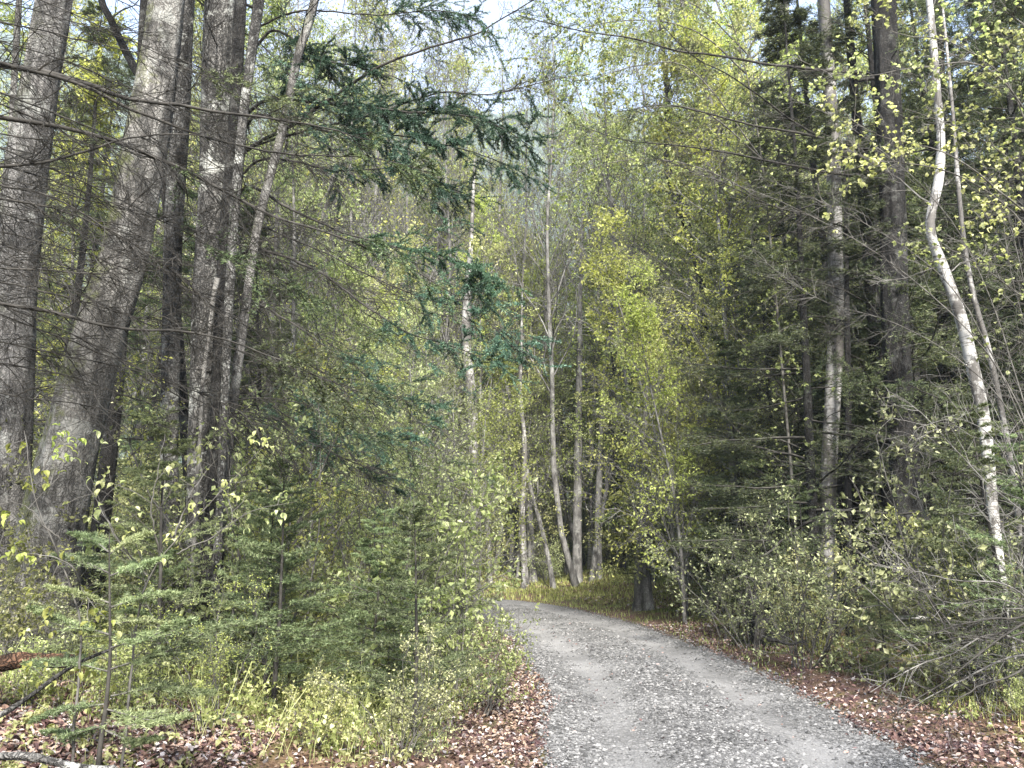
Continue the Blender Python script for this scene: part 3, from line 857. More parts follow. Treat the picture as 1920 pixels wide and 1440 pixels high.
# thicket of young trees hanging over the path, left and right
for x, y in scatter(18, lambda y: (-0.33 * y, -0.03 * y), (11, 21), 1.9, .9):
    fit_tree(x, y, False, 'young trees left of the path', over=.66, smin=.5, smax=.8)
for x, y in scatter(20, lambda y: (0.14 * y, 0.42 * y), (13.5, 24), 1.9, 1.0):
    fit_tree(x, y, False, 'young trees right of the path', over=.72, smin=.55, smax=.9)
for x, y in scatter(60, lambda y: (-0.66 * y, -0.02 * y), (7.5, 21), 1.75, 0.8):
    put('shrub', SH, L_SH, (0, 1, 2, 3, 4, 5), x, y, 'shrub', 'shrubs on the left bank', .6, 1.0)
for x, y in scatter(44, lambda y: (0.17 * y, 0.62 * y), (10, 24), 1.8, .9):
    put('shrub', SH, L_SH, (0, 1, 2, 4, 4, 5), x, y, 'shrub', 'shrubs on the right bank', .55, .95)
for x, y in scatter(50, lambda y: (-0.3 * y, 0.3 * y), (24, 40), 1.9, 1.2):
    put('shrub', SH, L_SH, (0, 1, 2, 3, 4), x, y, 'shrub', 'shrubs behind the bend', .6, 1.1)
for x, y in scatter(22, lambda y: (-0.5 * y, -0.04 * y), (6.5, 15), 1.7, .9):
    put('fir_sapling', FIR, L_FI, (0, 1, 0, 3, 1), x, y, 'fir sapling', 'young firs on the left bank', .65, 1.1)
for x, y in scatter(14, lambda y: (0.25 * y, 0.62 * y), (9, 17), 1.9, 1.1):
    put('fir_sapling', FIR, L_FI, (0, 1, 2, 3), x, y, 'fir sapling', 'young firs on the right bank', .6, 1.0)
for x, y in scatter(16, lambda y: (0.47 * y, 0.68 * y), (7.4, 13), 2.4, 0.8):
    put('leafless_bush', BARE, ['grey twiggy leafless bush', 'pale leafless bush'], (0, 1), x, y, 'bush', 'leafless bushes on the right', .6, 1.05, (0, random.uniform(-.3, .1)))
for x, y in scatter(26, lambda y: (-0.14 * y, 0.24 * y), (25.5, 36), 1.9, .8, None):
    i = random.choice((0, 3, 5)); pend(place('young_tree', YT[i], loc(x, y), '', 'young tree', 'young trees behind the bend', scale=random.uniform(.32, .6)), L_YT[i].replace('tree', 'sapling'))
for x, y in scatter(18, lambda y: (-0.04 * y, 0.28 * y), (24.3, 31), 1.7, .7, None):
    i = random.choice((0, 1, 2)); z0 = gz1(x, y); h = min(max_h(x, y, z0) * random.uniform(.75, 1.0), random.uniform(9, 15))
    pend(place('young_tree', TALL[i], (x, y, z0), '', 'young tree', 'young trees behind the bend', scale=h / H_T[i]), L_TA[i].replace('tall', 'thin'))
for x, y in scatter(22, lambda y: (-0.10 * y, 0.22 * y), (29, 42), 1.9, .7, None):
    i = random.choice((0, 3, 1)); s_ = random.uniform(.55, .95)
    pend(place('young_tree', YT[i], loc(x, y), '', 'young tree', 'young trees behind the bend', scale=s_), L_YT[i])
for x, y in scatter(34, lambda y: (-0.62 * y, -0.06 * y), (5.7, 8.8), 2.2, .6):
    put('shrub', SH, L_SH, (0, 1, 2, 4, 4, 5), x, y, 'shrub', 'shrubs on the left bank', .28, .5)
for x, y in scatter(26, lambda y: (0.3 * y, 0.64 * y), (6.5, 11), 2.3, .55):
    put('shrub', SH, L_SH, (0, 1, 2, 4, 5), x, y, 'shrub', 'shrubs on the right bank', .22, .42)
for x, y in scatter(26, lambda y: (-0.35 * y, 0.35 * y), (40, 58), 1.9, 1.6, None):
    put('shrub', SH, L_SH, (0, 1, 3), x, y, 'shrub', 'tall shrubs at the back of the wood', 1.5, 2.3)
for px, yy, top in ((720, 20, -10), (785, 21, 10), (850, 24, 50), (960, 27, 60), (690, 22, 60), (752, 27, 20), (815, 24, 120), (880, 30, 70), (930, 26, 150), (1010, 29, 40), (1075, 24, 10), (1150, 27, 60), (560, 19, -60), (620, 23, -30), (1205, 22, -60)):
    x = (px - 960) / F * yy * 1.05; z0 = gz1(x, yy)
    pend(place('young_tree', SPARSE, (x, yy, z0), '', 'young tree', 'nearly bare trees against the sky gap', scale=(at(px, top, yy)[2] - z0) / 15), 'nearly bare tree')
settle()

# ------------------------------------------------------------------ the trees one can tell apart, from the trunk's course in the photograph
def smooth_path(P, n):
    C = catmull(np.asarray(P, float), 10)
    s = np.concatenate([[0], np.cumsum(np.linalg.norm(np.diff(C[:, :3], axis=0), axis=1))])
    u = np.linspace(0, s[-1], n)
    return np.stack([np.interp(u, s, C[:, i]) for i in range(C.shape[1])], -1)

def rough_trunk(mb, P, R, sides, r, amp=0.06, flutes=5):
    P = np.asarray(P); K = len(P)
    T = nrm(np.gradient(P, axis=0))
    ref = np.array([0, 1.0, 0])
    A = nrm(np.cross(T, ref)); B = np.cross(T, A)
    an = np.arange(sides) * 2 * PI / sides
    s = np.concatenate([[0], np.cumsum(np.linalg.norm(np.diff(P, axis=0), axis=1))])[:, None]
    ph = r.uniform(0, 6, 6)
    d = 1 + amp * (0.5 * np.sin(an * 3 + ph[0] + s * 0.7) + 0.35 * np.sin(an * flutes + ph[1] - s * 1.3) + 0.3 * np.sin(an * 2 + s * 2.7 + ph[2])) \
        + amp * 0.5 * np.sin(an * 9 + ph[3] + 3 * np.sin(s * 1.1)) + r.normal(size=(K, sides)) * amp * 0.16
    low = np.exp(-s / 0.35)
    d = d + low * 0.45 * (1 + 0.5 * np.sin(an * 4 + ph[4]))
    V = P[:, None] + (A[:, None] * np.cos(an)[None, :, None] + B[:, None] * np.sin(an)[None, :, None]) * (R[:, None] * d)[..., None]
    i = np.arange(K * sides).reshape(K, sides)
    a, b = i[:-1], i[1:]
    Q = np.stack([a, b, np.roll(b, -1, 1), np.roll(a, -1, 1)], -1).reshape(-1, 4)
    mb.add(V.reshape(-1, 3), Q)

def limb_set(r, P1, L, r1, tb, k2=7, k3=4, f2=0.3, ang=0.6, wob=0.4, bias=-0.1, flat=0.3, r2=0.0035):
    S, D, t2, p = kids(r, P1, k2, 0.15, 0.99, ang, 0.25, flat=flat)
    L2 = np.asarray(L)[p] * f2 * (1.2 - 0.7 * t2) * r.uniform(0.4, 1.2, len(t2)) + 0.06
    P2 = grow(r, S, D, L2, 6, wob, bias)
    tubes(tb, P2, np.full((len(P2), 1), r2) * (1 - np.linspace(0, 0.65, 6)), 3)
    S, D, t3, p3 = kids(r, P2, k3, 0.2, 1, 0.7, 0.25, flat=flat)
    P3 = grow(r, S, D, L2[p3] * r.uniform(0.25, 0.6, len(t3)) + 0.03, 4, wob, bias)
    tubes(tb, P3, np.full((len(P3), 4), r2 * 0.5), 3)
    return P2, P3

def tree(name, label, cat, path, Y, mat, seed, top=4.0, sides=20, dead=0, deadlen=1.4, crown=0, crown_leaf='leaf', amp=0.06, group=None,
         dead_t=(0.1, 0.9), deadmat='twig_dark', deadr=0.008, foot=None, needle=None, ndroop=-.3, leafy=0, Y2=None, stems=None):
    """path: (px, py, width px) from the foot up; the trunk runs on above the frame by `top` metres"""
    r = np.random.default_rng(seed)
    W = []
    n_ = len(path)
    for j, (px, py, wd) in enumerate(path):
        yy = Y if Y2 is None else Y + (Y2 - Y) * j / (n_ - 1)
        p = at(px, py, yy)
        dv = p - np.array([0, 0, CAM_H]); zc = dv[1] * CP + dv[2] * SP; hd = math.hypot(dv[0], zc)
        W.append([*p, 0.5 * wd * zc / F * zc / hd])
    W = np.array(W)
    g = gz1(W[0, 0], W[0, 1])
    if W[0, 2] > g + 0.05:                                  # carry the trunk on down to the ground
        d = (W[0] - W[1])[:3]; d = d / abs(d[2]) if abs(d[2]) > 1e-6 else np.array([0, 0, -1.])
        d = np.array([d[0] * 0.4, 0, -1.0])
        q = W[0, :3] + d * (W[0, 2] - g + 0.15)
        W = np.vstack([[*q, W[0, 3] * 1.15], W])
    else:
        W[0, 2] = g - 0.12
    if top > 0:
        d = nrm(W[-1, :3] - W[-2, :3]); d = nrm(d + np.array([0, 0, 0.6]))
        W = np.vstack([W, [*(W[-1, :3] + d * top * .5), W[-1, 3] * .8], [*(W[-1, :3] + d * top), W[-1, 3] * 0.3]])
    base = np.array([W[0, 0], W[0, 1], gz1(W[0, 0], W[0, 1])])
    W[:, :3] -= base
    n = 90 if sides >= 16 else 40
    C = smooth_path(W, n)
    t = empty(name, base, label, cat, group)
    mb = MB(); rough_trunk(mb, C[:, :3], C[:, 3], sides, r, amp)
    part('trunk', mb.mesh('trunk', M[mat], True), t)
    hgt = C[-1, 2]
    if dead:
        S, D, tt, _ = kids(r, C[None, :, :3], dead, dead_t[0], dead_t[1], 1.35, 0.25)
        L = deadlen * r.uniform(0.35, 1.2, dead)
        P1 = grow(r, S, D, L, 9, 0.5, -0.25)
        for j in range(dead):                               # every limb a part of its own
            bb = MB()
            tubes(bb, P1[j:j + 1], (deadr * (0.5 + 0.6 * L[j:j + 1] / deadlen))[:, None] * (1 - np.linspace(0, 0.75, 9)), 5)
            P2, P3 = limb_set(r, P1[j:j + 1], L[j:j + 1], None, bb, 9, 5)
            o = part('branch', bb.mesh('branch', M[deadmat]), t)
            if leafy:
                lb = MB(); A, T = along(P3, leafy, r); leaves(lb, r, A, 0.06, D=T, dmix=.6); part('foliage', lb.mesh('foliage', M[crown_leaf]), o)
            if needle:
                lb = MB(); needles(lb, r, P2, 30, .03, .005); needles(lb, r, P3, 16, .03, .005); part('needles', lb.mesh('needles', M[needle]), o)
    if crown:
        tb, lb = MB(), MB()
        S, D, tt, _ = kids(r, C[None, int(n * .62):, :3], crown, 0.05, 0.98, 0.8, 0.2)
        L = max(hgt * 0.22, 1.2) * r.uniform(0.6, 1.2, crown)
        P1 = grow(r, S, D, L, 8, 0.4, 0.3)
        tubes(tb, P1, (0.012 * L)[:, None] * (1 - np.linspace(0, 0.75, 8)), 4)
        P2, P3 = limb_set(r, P1, L, None, tb, 8, 5, 0.4, 0.7, bias=0.3)
        A, T = along(P3, 9, r); leaves(lb, r, A, 0.07, D=T, dmix=.6)
        part('limbs', tb.mesh('limbs', M['twig']), t)
        part('crown', lb.mesh('crown', M[crown_leaf]), t)
    return t, base, C

LEFT = [
    ('maple_tree', 'pale grey scaly trunk at the far left edge, leaning a little to the right', 'tree', [(6, 960, 100), (18, 700, 92), (34, 480, 86), (60, 260, 80), (92, 60, 70), (102, 0, 68)], 7.6, 'bark_grey', 1, dict(top=7, sides=36, crown=14)),
    ('maple_tree', 'thick mossy grey trunk leaning to the right, broadest trunk on the left', 'tree', [(104, 960, 128), (146, 780, 108), (188, 620, 98), (232, 480, 93), (268, 300, 88), (298, 120, 74), (314, 0, 68)], 7.2, 'bark_moss', 2, dict(top=8, sides=40, crown=16, amp=0.05)),
    ('spruce_tree', 'dark narrow trunk close behind the leaning mossy trunk, on its right', 'tree', [(190, 980, 36), (212, 780, 33), (228, 600, 26), (246, 400, 24), (262, 200, 20), (272, 0, 18)], 9.0, 'bark_dark', 3, dict(top=5, sides=16, dead=16, deadlen=1.6)),
    ('maple_tree', 'upright dark trunk with pale patches, between the leaning trunk and the clump of stems', 'tree', [(322, 990, 36), (318, 840, 34), (322, 600, 36), (326, 400, 36), (340, 200, 34), (350, 0, 30)], 8.6, 'bark_patch', 4, dict(top=6, sides=22, dead=10, crown=8)),
    ('maple_tree', 'pale blotched grey trunk, thickest stem of the clump left of the thicket', 'tree', [(372, 1000, 48), (374, 840, 44), (384, 600, 48), (396, 400, 52), (404, 200, 56), (412, 0, 58)], 8.2, 'bark_patch', 5, dict(top=7, sides=30, dead=8, crown=12)),
    ('maple_tree', 'blackish stem rising right against the blotched grey trunk', 'tree', [(398, 990, 32), (408, 840, 30), (414, 650, 30), (424, 420, 24), (440, 220, 22), (452, 0, 22)], 8.0, 'bark_dark', 6, dict(top=5, sides=20, dead=12)),
    ('maple_tree', 'slim pale streaked stem leaning right, outermost of the clump of stems', 'tree', [(412, 960, 16), (420, 780, 16), (428, 600, 18), (440, 400, 18), (456, 220, 18), (480, 40, 20), (486, 0, 20)], 7.8, 'bark_patch', 7, dict(top=5, sides=16, dead=8, crown=6)),
    ('maple_tree', 'thin grey trunk leaning to the right over the thicket, right of the clump of stems', 'tree', [(418, 930, 20), (436, 760, 20), (460, 580, 18), (484, 420, 17), (528, 250, 17), (560, 100, 16), (590, 0, 16)], 8.4, 'bark_grey', 8, dict(top=5, sides=16, dead=24, deadlen=2.0, deadr=.007)),
    ('young_tree', 'thin forked grey stem in the far top left corner, left of the scaly trunk', 'tree', [(6, 900, 18), (10, 500, 16), (24, 200, 14), (36, 0, 12)], 10.5, 'bark_grey', 9, dict(top=4, sides=12, dead=8, crown=6)),
    ('dead_tree', 'dark bare stem slanting left at the top, meeting the mossy trunk', 'tree', [(300, 260, 18), (262, 150, 18), (232, 90, 15), (200, 20, 14), (190, 0, 14)], 9.4, 'bark_dark', 10, dict(top=2, sides=12, dead=6)),
]
for nm, lb_, ct, pa, Y, mt, sd, kw in LEFT:
    tree(nm, lb_, ct, pa, Y, mt, sd, **kw)
# broken dead pole leaning on the clump
tree('dead_pole', 'pale broken pole without bark leaning in front of the clump of stems', 'dead pole', [(376, 800, 8), (378, 740, 9), (390, 640, 9), (400, 560, 10), (408, 522, 13)], 7.75, 'twig_pale', 31, top=0, sides=8)

MID = [
    ('birch_tree', 'white birch left of the centre, half hidden behind pale green twigs', 'birch', [(892, 1010, 17), (889, 900, 18), (885, 760, 19), (874, 640, 19), (878, 540, 14), (884, 440, 8)], 18.5, 'birch_dirty', 51, dict(top=2, sides=14, dead=14, deadlen=2, leafy=4)),
    ('birch_tree', 'thin crooked white birch standing left of the bend above the path', 'birch', [(982, 1080, 9), (980, 960, 9), (984, 840, 9), (976, 740, 7), (978, 640, 5)], 23.5, 'birch_dirty', 52, dict(top=2, sides=12, dead=10, leafy=4)),
    ('poplar_tree', 'smooth grey trunk behind the bend, thickest of the trunks there', 'tree', [(1082, 1078, 18), (1083, 960, 16), (1084, 840, 15), (1086, 700, 12), (1088, 560, 8), (1092, 430, 5)], 25, 'bark_mid', 53, dict(top=1, sides=16, dead=10, deadlen=2.5, leafy=4)),
    ('poplar_tree', 'grey trunk with a dark ring, right of the thickest trunk behind the bend', 'tree', [(1122, 1082, 15), (1122, 960, 13), (1126, 840, 11), (1134, 700, 9), (1146, 600, 7), (1160, 480, 5)], 24.5, 'bark_mid', 54, dict(top=1, sides=16, dead=10, deadlen=2.5, leafy=4)),
    ('birch_tree', 'pale birch just behind the grey trunk with the dark ring', 'birch', [(1106, 1070, 9), (1107, 960, 9), (1110, 820, 8), (1116, 700, 7), (1122, 560, 6)], 28, 'birch', 55, dict(top=1, sides=12, dead=8, leafy=4)),
    ('poplar_tree', 'grey trunk leaning left behind the bend, beside the crooked birch', 'tree', [(999, 1080, 15), (992, 960, 14), (988, 900, 12), (990, 760, 9), (996, 640, 7)], 25.5, 'bark_mid', 56, dict(top=1, sides=14, dead=6, leafy=3)),
    ('spruce_tree', 'slim dark trunk left of the crooked birch behind the bend', 'tree', [(970, 1075, 9), (970, 980, 9), (968, 880, 8), (966, 760, 7), (966, 600, 5)], 26, 'bark_dark', 57, dict(top=1, sides=12, dead=12)),
    ('spruce_tree', 'black furrowed trunk right of the bend, close to the path edge', 'tree', [(1207, 1135, 34), (1206, 1080, 30), (1205, 1000, 26), (1207, 900, 15), (1210, 780, 9), (1214, 640, 6)], 17.5, 'bark_grey', 58, dict(top=1, sides=20, dead=44, leafy=5, deadlen=1.2, amp=.1)),
    ('poplar_tree', 'dark crooked trunk bending left high up right of the sky gap', 'tree', [(1330, 1060, 12), (1326, 760, 14), (1318, 560, 15), (1296, 450, 15), (1268, 370, 15), (1252, 310, 13), (1252, 220, 11), (1248, 140, 9), (1240, 60, 7)], 19, 'bark_dark', 59, dict(top=3, sides=16, dead=40, deadlen=3.2, dead_t=(.55, .98), leafy=3)),
    ('poplar_tree', 'straight grey trunk in the upper right, left of the big birch', 'tree', [(1500, 1060, 18), (1488, 700, 22), (1482, 420, 25), (1476, 200, 24), (1470, 40, 22)], 24, 'bark_mid', 60, dict(top=4, sides=16, dead=12, deadlen=2, crown=10)),
    ('poplar_tree', 'grey trunk seen through leaves right of the dark crooked trunk', 'tree', [(1392, 1040, 14), (1390, 760, 16), (1384, 500, 16), (1384, 300, 14), (1380, 100, 12)], 28, 'bark_mid', 61, dict(top=4, sides=14, dead=10, deadlen=2, crown=10)),
    ('birch_tree', 'pale birch trunk showing in patches right of the centre, high above the bend', 'birch', [(1150, 1020, 8), (1152, 800, 10), (1160, 640, 11), (1168, 480, 9), (1174, 330, 7)], 29, 'birch_dirty', 62, dict(top=1, sides=12, dead=10, deadlen=2, leafy=4)),
    ('birch_tree', 'thick white birch with peeling dark bands, left of the big dark spruce', 'birch', [(1552, 1130, 32), (1552, 1010, 31), (1554, 880, 30), (1562, 720, 31), (1567, 600, 31), (1566, 450, 29), (1562, 280, 27), (1552, 120, 24), (1544, 0, 23)], 12.5, 'birch_dirty', 63, dict(top=6, sides=24, dead=16, deadlen=1.5, crown=10)),
    ('spruce_tree', 'massive dark spruce trunk right of the thick white birch', 'spruce', [(1708, 1130, 72), (1704, 1000, 60), (1690, 800, 54), (1680, 600, 52), (1674, 400, 50), (1666, 200, 48), (1656, 0, 46)], 11.5, 'bark_dark', 64, dict(top=6, sides=34, dead=60, deadlen=1.8, amp=.08, needle='needle')),
    ('spruce_tree', 'dark spruce trunk between the massive one and the leaning birch', 'spruce', [(1782, 1100, 30), (1778, 900, 28), (1772, 700, 26), (1768, 450, 24), (1762, 200, 22), (1756, 0, 20)], 13.5, 'bark_dark', 65, dict(top=5, sides=18, dead=44, deadlen=1.6)),
    ('birch_tree', 'crooked white birch leaning left at the right edge, bending twice', 'birch', [(1880, 1120, 22), (1862, 960, 22), (1846, 800, 25), (1822, 680, 26), (1800, 590, 24), (1768, 500, 22), (1744, 425, 18), (1760, 340, 19), (1764, 260, 17), (1756, 160, 15), (1748, 60, 14), (1742, 0, 13)], 8.6, 'birch', 66, dict(top=3, sides=20, dead=10, deadlen=1.2, deadmat='twig_pale')),
    ('birch_tree', 'slim birch stem right of the crooked birch, ending among the twigs', 'birch', [(1900, 900, 12), (1876, 760, 12), (1852, 650, 12), (1826, 560, 11), (1808, 460, 10), (1796, 340, 9), (1788, 230, 7), (1776, 100, 6)], 8.9, 'birch_dirty', 67, dict(top=1, sides=12, dead=6, deadlen=.8, deadmat='twig_pale')),
    ('spruce_tree', 'dark thin spruce stem standing just right of the thick white birch', 'spruce', [(1592, 1120, 15), (1590, 900, 14), (1590, 700, 12), (1588, 560, 10), (1586, 400, 8)], 12.0, 'bark_dark', 68, dict(top=1, sides=12, dead=30, deadlen=1.3, needle='needle')),
]
for nm, lb_, ct, pa, Y, mt, sd, kw in MID:
    tree(nm, lb_, ct, pa, Y, mt, sd, **kw)

# ------------------------------------------------------------------ conifer boughs that reach into the picture
def bough_tree(name, label, cat, base_xy, h, r0, lean, limbs, seed, mat='bark_dark', needle='needle', twmat='twig_dark'):
    """limbs: (pixel path [(px,py,depth)], base radius, needle density 0..2, foliage start 0..1, twig scale)"""
    r = np.random.default_rng(seed)
    base = np.array([*base_xy, gz1(*base_xy)])
    t = empty(name, base, label, cat)
    mb = MB()
    C = np.stack([np.linspace(0, lean, 40), np.zeros(40), np.linspace(-.15, h, 40)], -1)
    rough_trunk(mb, C, r0 * (1 - np.linspace(0, .8, 40)), 20, r, 0.07)
    part('trunk', mb.mesh('trunk', M[mat], True), t)
    for path, rb, dens, fs, tw in limbs:
        bb, lb = MB(), MB()
        W = np.array([at(*p) for p in path]) - base
        zt = W[0, 2] - 0.12
        W = np.vstack([[lean * zt / h, 0, zt], W])
        C = smooth_path(W, 30)
        C = C + np.cumsum(r.normal(size=C.shape) * 0.006, axis=0)
        L = np.linalg.norm(np.diff(C, axis=0), axis=1).sum()
        tubes(bb, C[None], (rb * (1 - np.linspace(0, .85, 30)))[None], 7)
        S, D, t2, _ = kids(r, C[None], int(13 * L * tw), 0.08, 0.99, 0.75, 0.25, flat=0.55)
        L2 = (0.22 + 0.5 * r.random(len(t2)) ** 2) * (1.15 - 0.5 * t2) * min(L / 2.5, 1.3)
        P2 = grow(r, S, D, L2, 7, 0.4, -0.35)
        tubes(bb, P2, np.full((len(P2), 1), 0.0042) * (1 - np.linspace(0, .65, 7)), 3)
        S, D, t3, p3 = kids(r, P2, 6, 0.15, 1, 0.75, 0.2, flat=0.7)
        P3 = grow(r, S, D, L2[p3] * r.uniform(.25, .55, len(t3)) + .04, 4, 0.35, -0.35)
        tubes(bb, P3, np.full((len(P3), 4), 0.0018), 3)
        o = part('branch', bb.mesh('branch', M[twmat], True), t)
        if dens > 0:
            m2 = (t2 > fs) & (r.random(len(t2)) < 0.95)
            m3 = m2[p3]
            needles(lb, r, P2[m2], int(120 * dens), .028, .006, 1.0)
            needles(lb, r, P3[m3], int(85 * dens), .026, .006, 1.0)
            part('needles', lb.mesh('needles', M[needle]), o)
    return t

bough_tree('hemlock_tree', 'hemlock just outside the left edge whose long dark boughs cross in front of the trunks', 'hemlock', (-4.6, 5.2), 9, .17, .3, [
    ([(-160, 90, 5.2), (0, 122, 5.3), (120, 142, 5.4), (250, 182, 5.5), (370, 203, 5.6), (490, 220, 5.7), (600, 238, 5.8), (700, 262, 5.9)], .026, .0, 1, .7),
    ([(-120, 105, 5.2), (60, 138, 5.3), (160, 160, 5.4), (250, 205, 5.5), (350, 240, 5.7), (460, 268, 5.9), (560, 282, 6.1), (700, 290, 6.3), (820, 320, 6.5)], .018, .6, .75, .9),
    ([(-140, 205, 5.2), (0, 226, 5.3), (120, 246, 5.4), (232, 276, 5.5), (340, 318, 5.6), (430, 365, 5.8), (520, 412, 6.0), (640, 446, 6.2), (760, 500, 6.4), (860, 560, 6.6)], .022, .5, .72, .9),
    ([(-140, 330, 5.2), (0, 322, 5.2), (100, 314, 5.3), (230, 275, 5.4), (330, 262, 5.5), (430, 268, 5.6)], .018, 0, 1, .9),
    ([(-140, 310, 5.0), (0, 345, 5.0), (100, 372, 5.1), (200, 430, 5.2), (300, 500, 5.3), (380, 560, 5.4)], .013, 0, 1, 1.1),
    ([(-140, 350, 5.0), (0, 364, 5.1), (120, 384, 5.2), (230, 440, 5.3), (330, 500, 5.4), (450, 600, 5.5)], .012, 0, 1, 1.1),
    ([(-140, 500, 5.0), (0, 508, 5.0), (110, 514, 5.1), (220, 516, 5.2), (310, 506, 5.3)], .014, 0, 1, .9),
    ([(-140, 560, 5.0), (0, 578, 5.0), (80, 592, 5.1), (200, 622, 5.2), (330, 634, 5.4), (430, 652, 5.6), (540, 690, 5.8), (680, 748, 6.0)], .018, .5, .75, .9),
    ([(-140, 420, 5.1), (0, 470, 5.2), (120, 540, 5.2), (240, 590, 5.3), (340, 580, 5.5)], .008, 0, 1, 1.2),
] + [([(-140, y0 - 20, d), (0, y0, d), (xe * .35, y0 + sl * xe * .35 - 12, d + .3), (xe * .7, y0 + sl * xe * .7, d + .6), (xe, y0 + sl * xe + 10, d + .9)], .008, .35 * (k % 3 == 0), .7, .65)
     for k, (y0, sl, xe, d) in enumerate([(40, .25, 560, 5.4), (75, .4, 700, 5.8), (165, .45, 640, 5.0), (280, .5, 760, 5.6), (400, .35, 620, 5.3), (450, .42, 820, 6.0), (540, .3, 700, 5.2), (640, .25, 600, 5.5), (-30, .5, 800, 6.2), (250, .2, 520, 5.1), (330, .3, 900, 6.1), (600, .4, 780, 5.7),
         (10, .35, 620, 5.9), (110, .3, 480, 5.3), (195, .55, 720, 5.8), (305, .42, 560, 5.2), (365, .55, 700, 5.9), (430, .3, 500, 5.4), (490, .45, 860, 6.2), (560, .5, 640, 5.6), (690, .3, 560, 5.6), (740, .2, 420, 5.3)])], 201)
bough_tree('hemlock_tree', 'hemlock behind the clump of stems with green drooping boughs reaching over the path', 'hemlock', (-3.45, 9.0), 12, .075, .35, [
    ([(520, 60, 8.8), (600, 110, 8.6), (680, 135, 8.4), (760, 160, 8.2)], .02, 1.5, .2, 1.3),
    ([(500, 185, 8.8), (560, 185, 8.6), (650, 190, 8.4), (760, 205, 8.2), (860, 210, 8.0), (940, 235, 7.8), (1000, 272, 7.7)], .022, 1.6, .1, 1.2),
    ([(480, 215, 8.8), (540, 225, 8.6), (640, 250, 8.5), (740, 255, 8.2), (860, 280, 8.0), (960, 312, 7.9)], .02, 1.5, .25, 1.2),
    ([(500, 300, 8.8), (620, 320, 8.5), (720, 320, 8.3), (800, 345, 8.2), (850, 370, 8.1)], .016, 1.2, .4, 1.2),
    ([(470, 350, 8.8), (560, 400, 8.6), (660, 440, 8.4), (760, 465, 8.2), (860, 490, 8.0), (930, 545, 7.9)], .02, 1.2, .5, 1.1),
    ([(480, 470, 8.8), (600, 510, 8.5), (680, 560, 8.3), (760, 615, 8.1), (860, 650, 7.9), (960, 690, 7.8)], .02, 1.1, .6, 1.1),
    ([(470, 420, 8.8), (600, 470, 8.5), (700, 520, 8.3), (800, 560, 8.1), (900, 590, 7.9), (970, 660, 7.8)], .014, 1.0, .65, 1.1),
    ([(460, 560, 8.8), (560, 610, 8.6), (660, 680, 8.4), (740, 740, 8.3), (850, 780, 8.2)], .016, .8, .5, 1.2),
    ([(450, 640, 8.8), (540, 720, 8.6), (620, 800, 8.4), (700, 830, 8.2), (780, 835, 8.1)], .014, .8, .4, 1.2),
    ([(460, 740, 8.8), (560, 800, 8.6), (640, 870, 8.4), (740, 920, 8.2)], .012, .8, .3, 1.2),
    ([(560, 20, 8.8), (700, 30, 8.5), (800, 20, 8.3), (860, 30, 8.2), (905, 50, 8.1)], .014, .9, .5, 1.1),
    ([(330, -40, 8.6), (400, 22, 8.4), (480, 75, 8.2), (545, 140, 8.1), (600, 185, 8.0)], .018, .3, .7, 1.0),
    ([(500, 260, 8.8), (560, 230, 8.6), (640, 170, 8.4), (740, 106, 8.2), (820, 76, 8.1), (900, 46, 8.0), (985, 0, 7.9), (1060, -40, 7.8)], .026, .2, .85, .7),
    ([(560, 250, 8.8), (700, 215, 8.6), (820, 172, 8.4), (900, 176, 8.3), (960, 170, 8.2), (1050, 150, 8.1), (1120, 140, 8.0)], .018, .2, .8, .8),
], 202, mat='bark_dark', needle='needle_blue')
bough_tree('spruce_tree', 'spruce deep on the right with long bare boughs reaching left across the leaves', 'spruce', (5.9, 12.6), 14, .15, 0, [
    ([(1680, 140, 12.6), (1560, 133, 11.6), (1440, 120, 10.8), (1330, 104, 10.2), (1270, 96, 9.8), (1180, 72, 9.4), (1080, 58, 9.0), (980, 30, 8.8)], .034, .25, .8, .7),
    ([(1680, 300, 12.6), (1570, 268, 11.6), (1420, 236, 10.8), (1330, 214, 10.2), (1250, 200, 9.8), (1160, 215, 9.4)], .032, .15, .8, .8),
    ([(1680, 340, 12.6), (1560, 325, 11.8), (1440, 306, 11), (1360, 290, 10.4), (1280, 278, 9.8), (1180, 270, 9.4), (1080, 238, 9.0)], .028, .1, .8, .9),
    ([(1680, 330, 12.6), (1520, 252, 11.6), (1430, 190, 10.8), (1360, 140, 10.2), (1300, 110, 9.8), (1240, 50, 9.4)], .028, 0, 1, .8),
    ([(1680, 480, 12.6), (1560, 420, 11.8), (1440, 380, 11), (1330, 330, 10.4), (1180, 280, 9.8)], .018, .1, .9, .9),
    ([(1680, 600, 12.4), (1560, 540, 11.8), (1420, 500, 11), (1300, 430, 10.4)], .016, .3, .6, .9),
], 203)

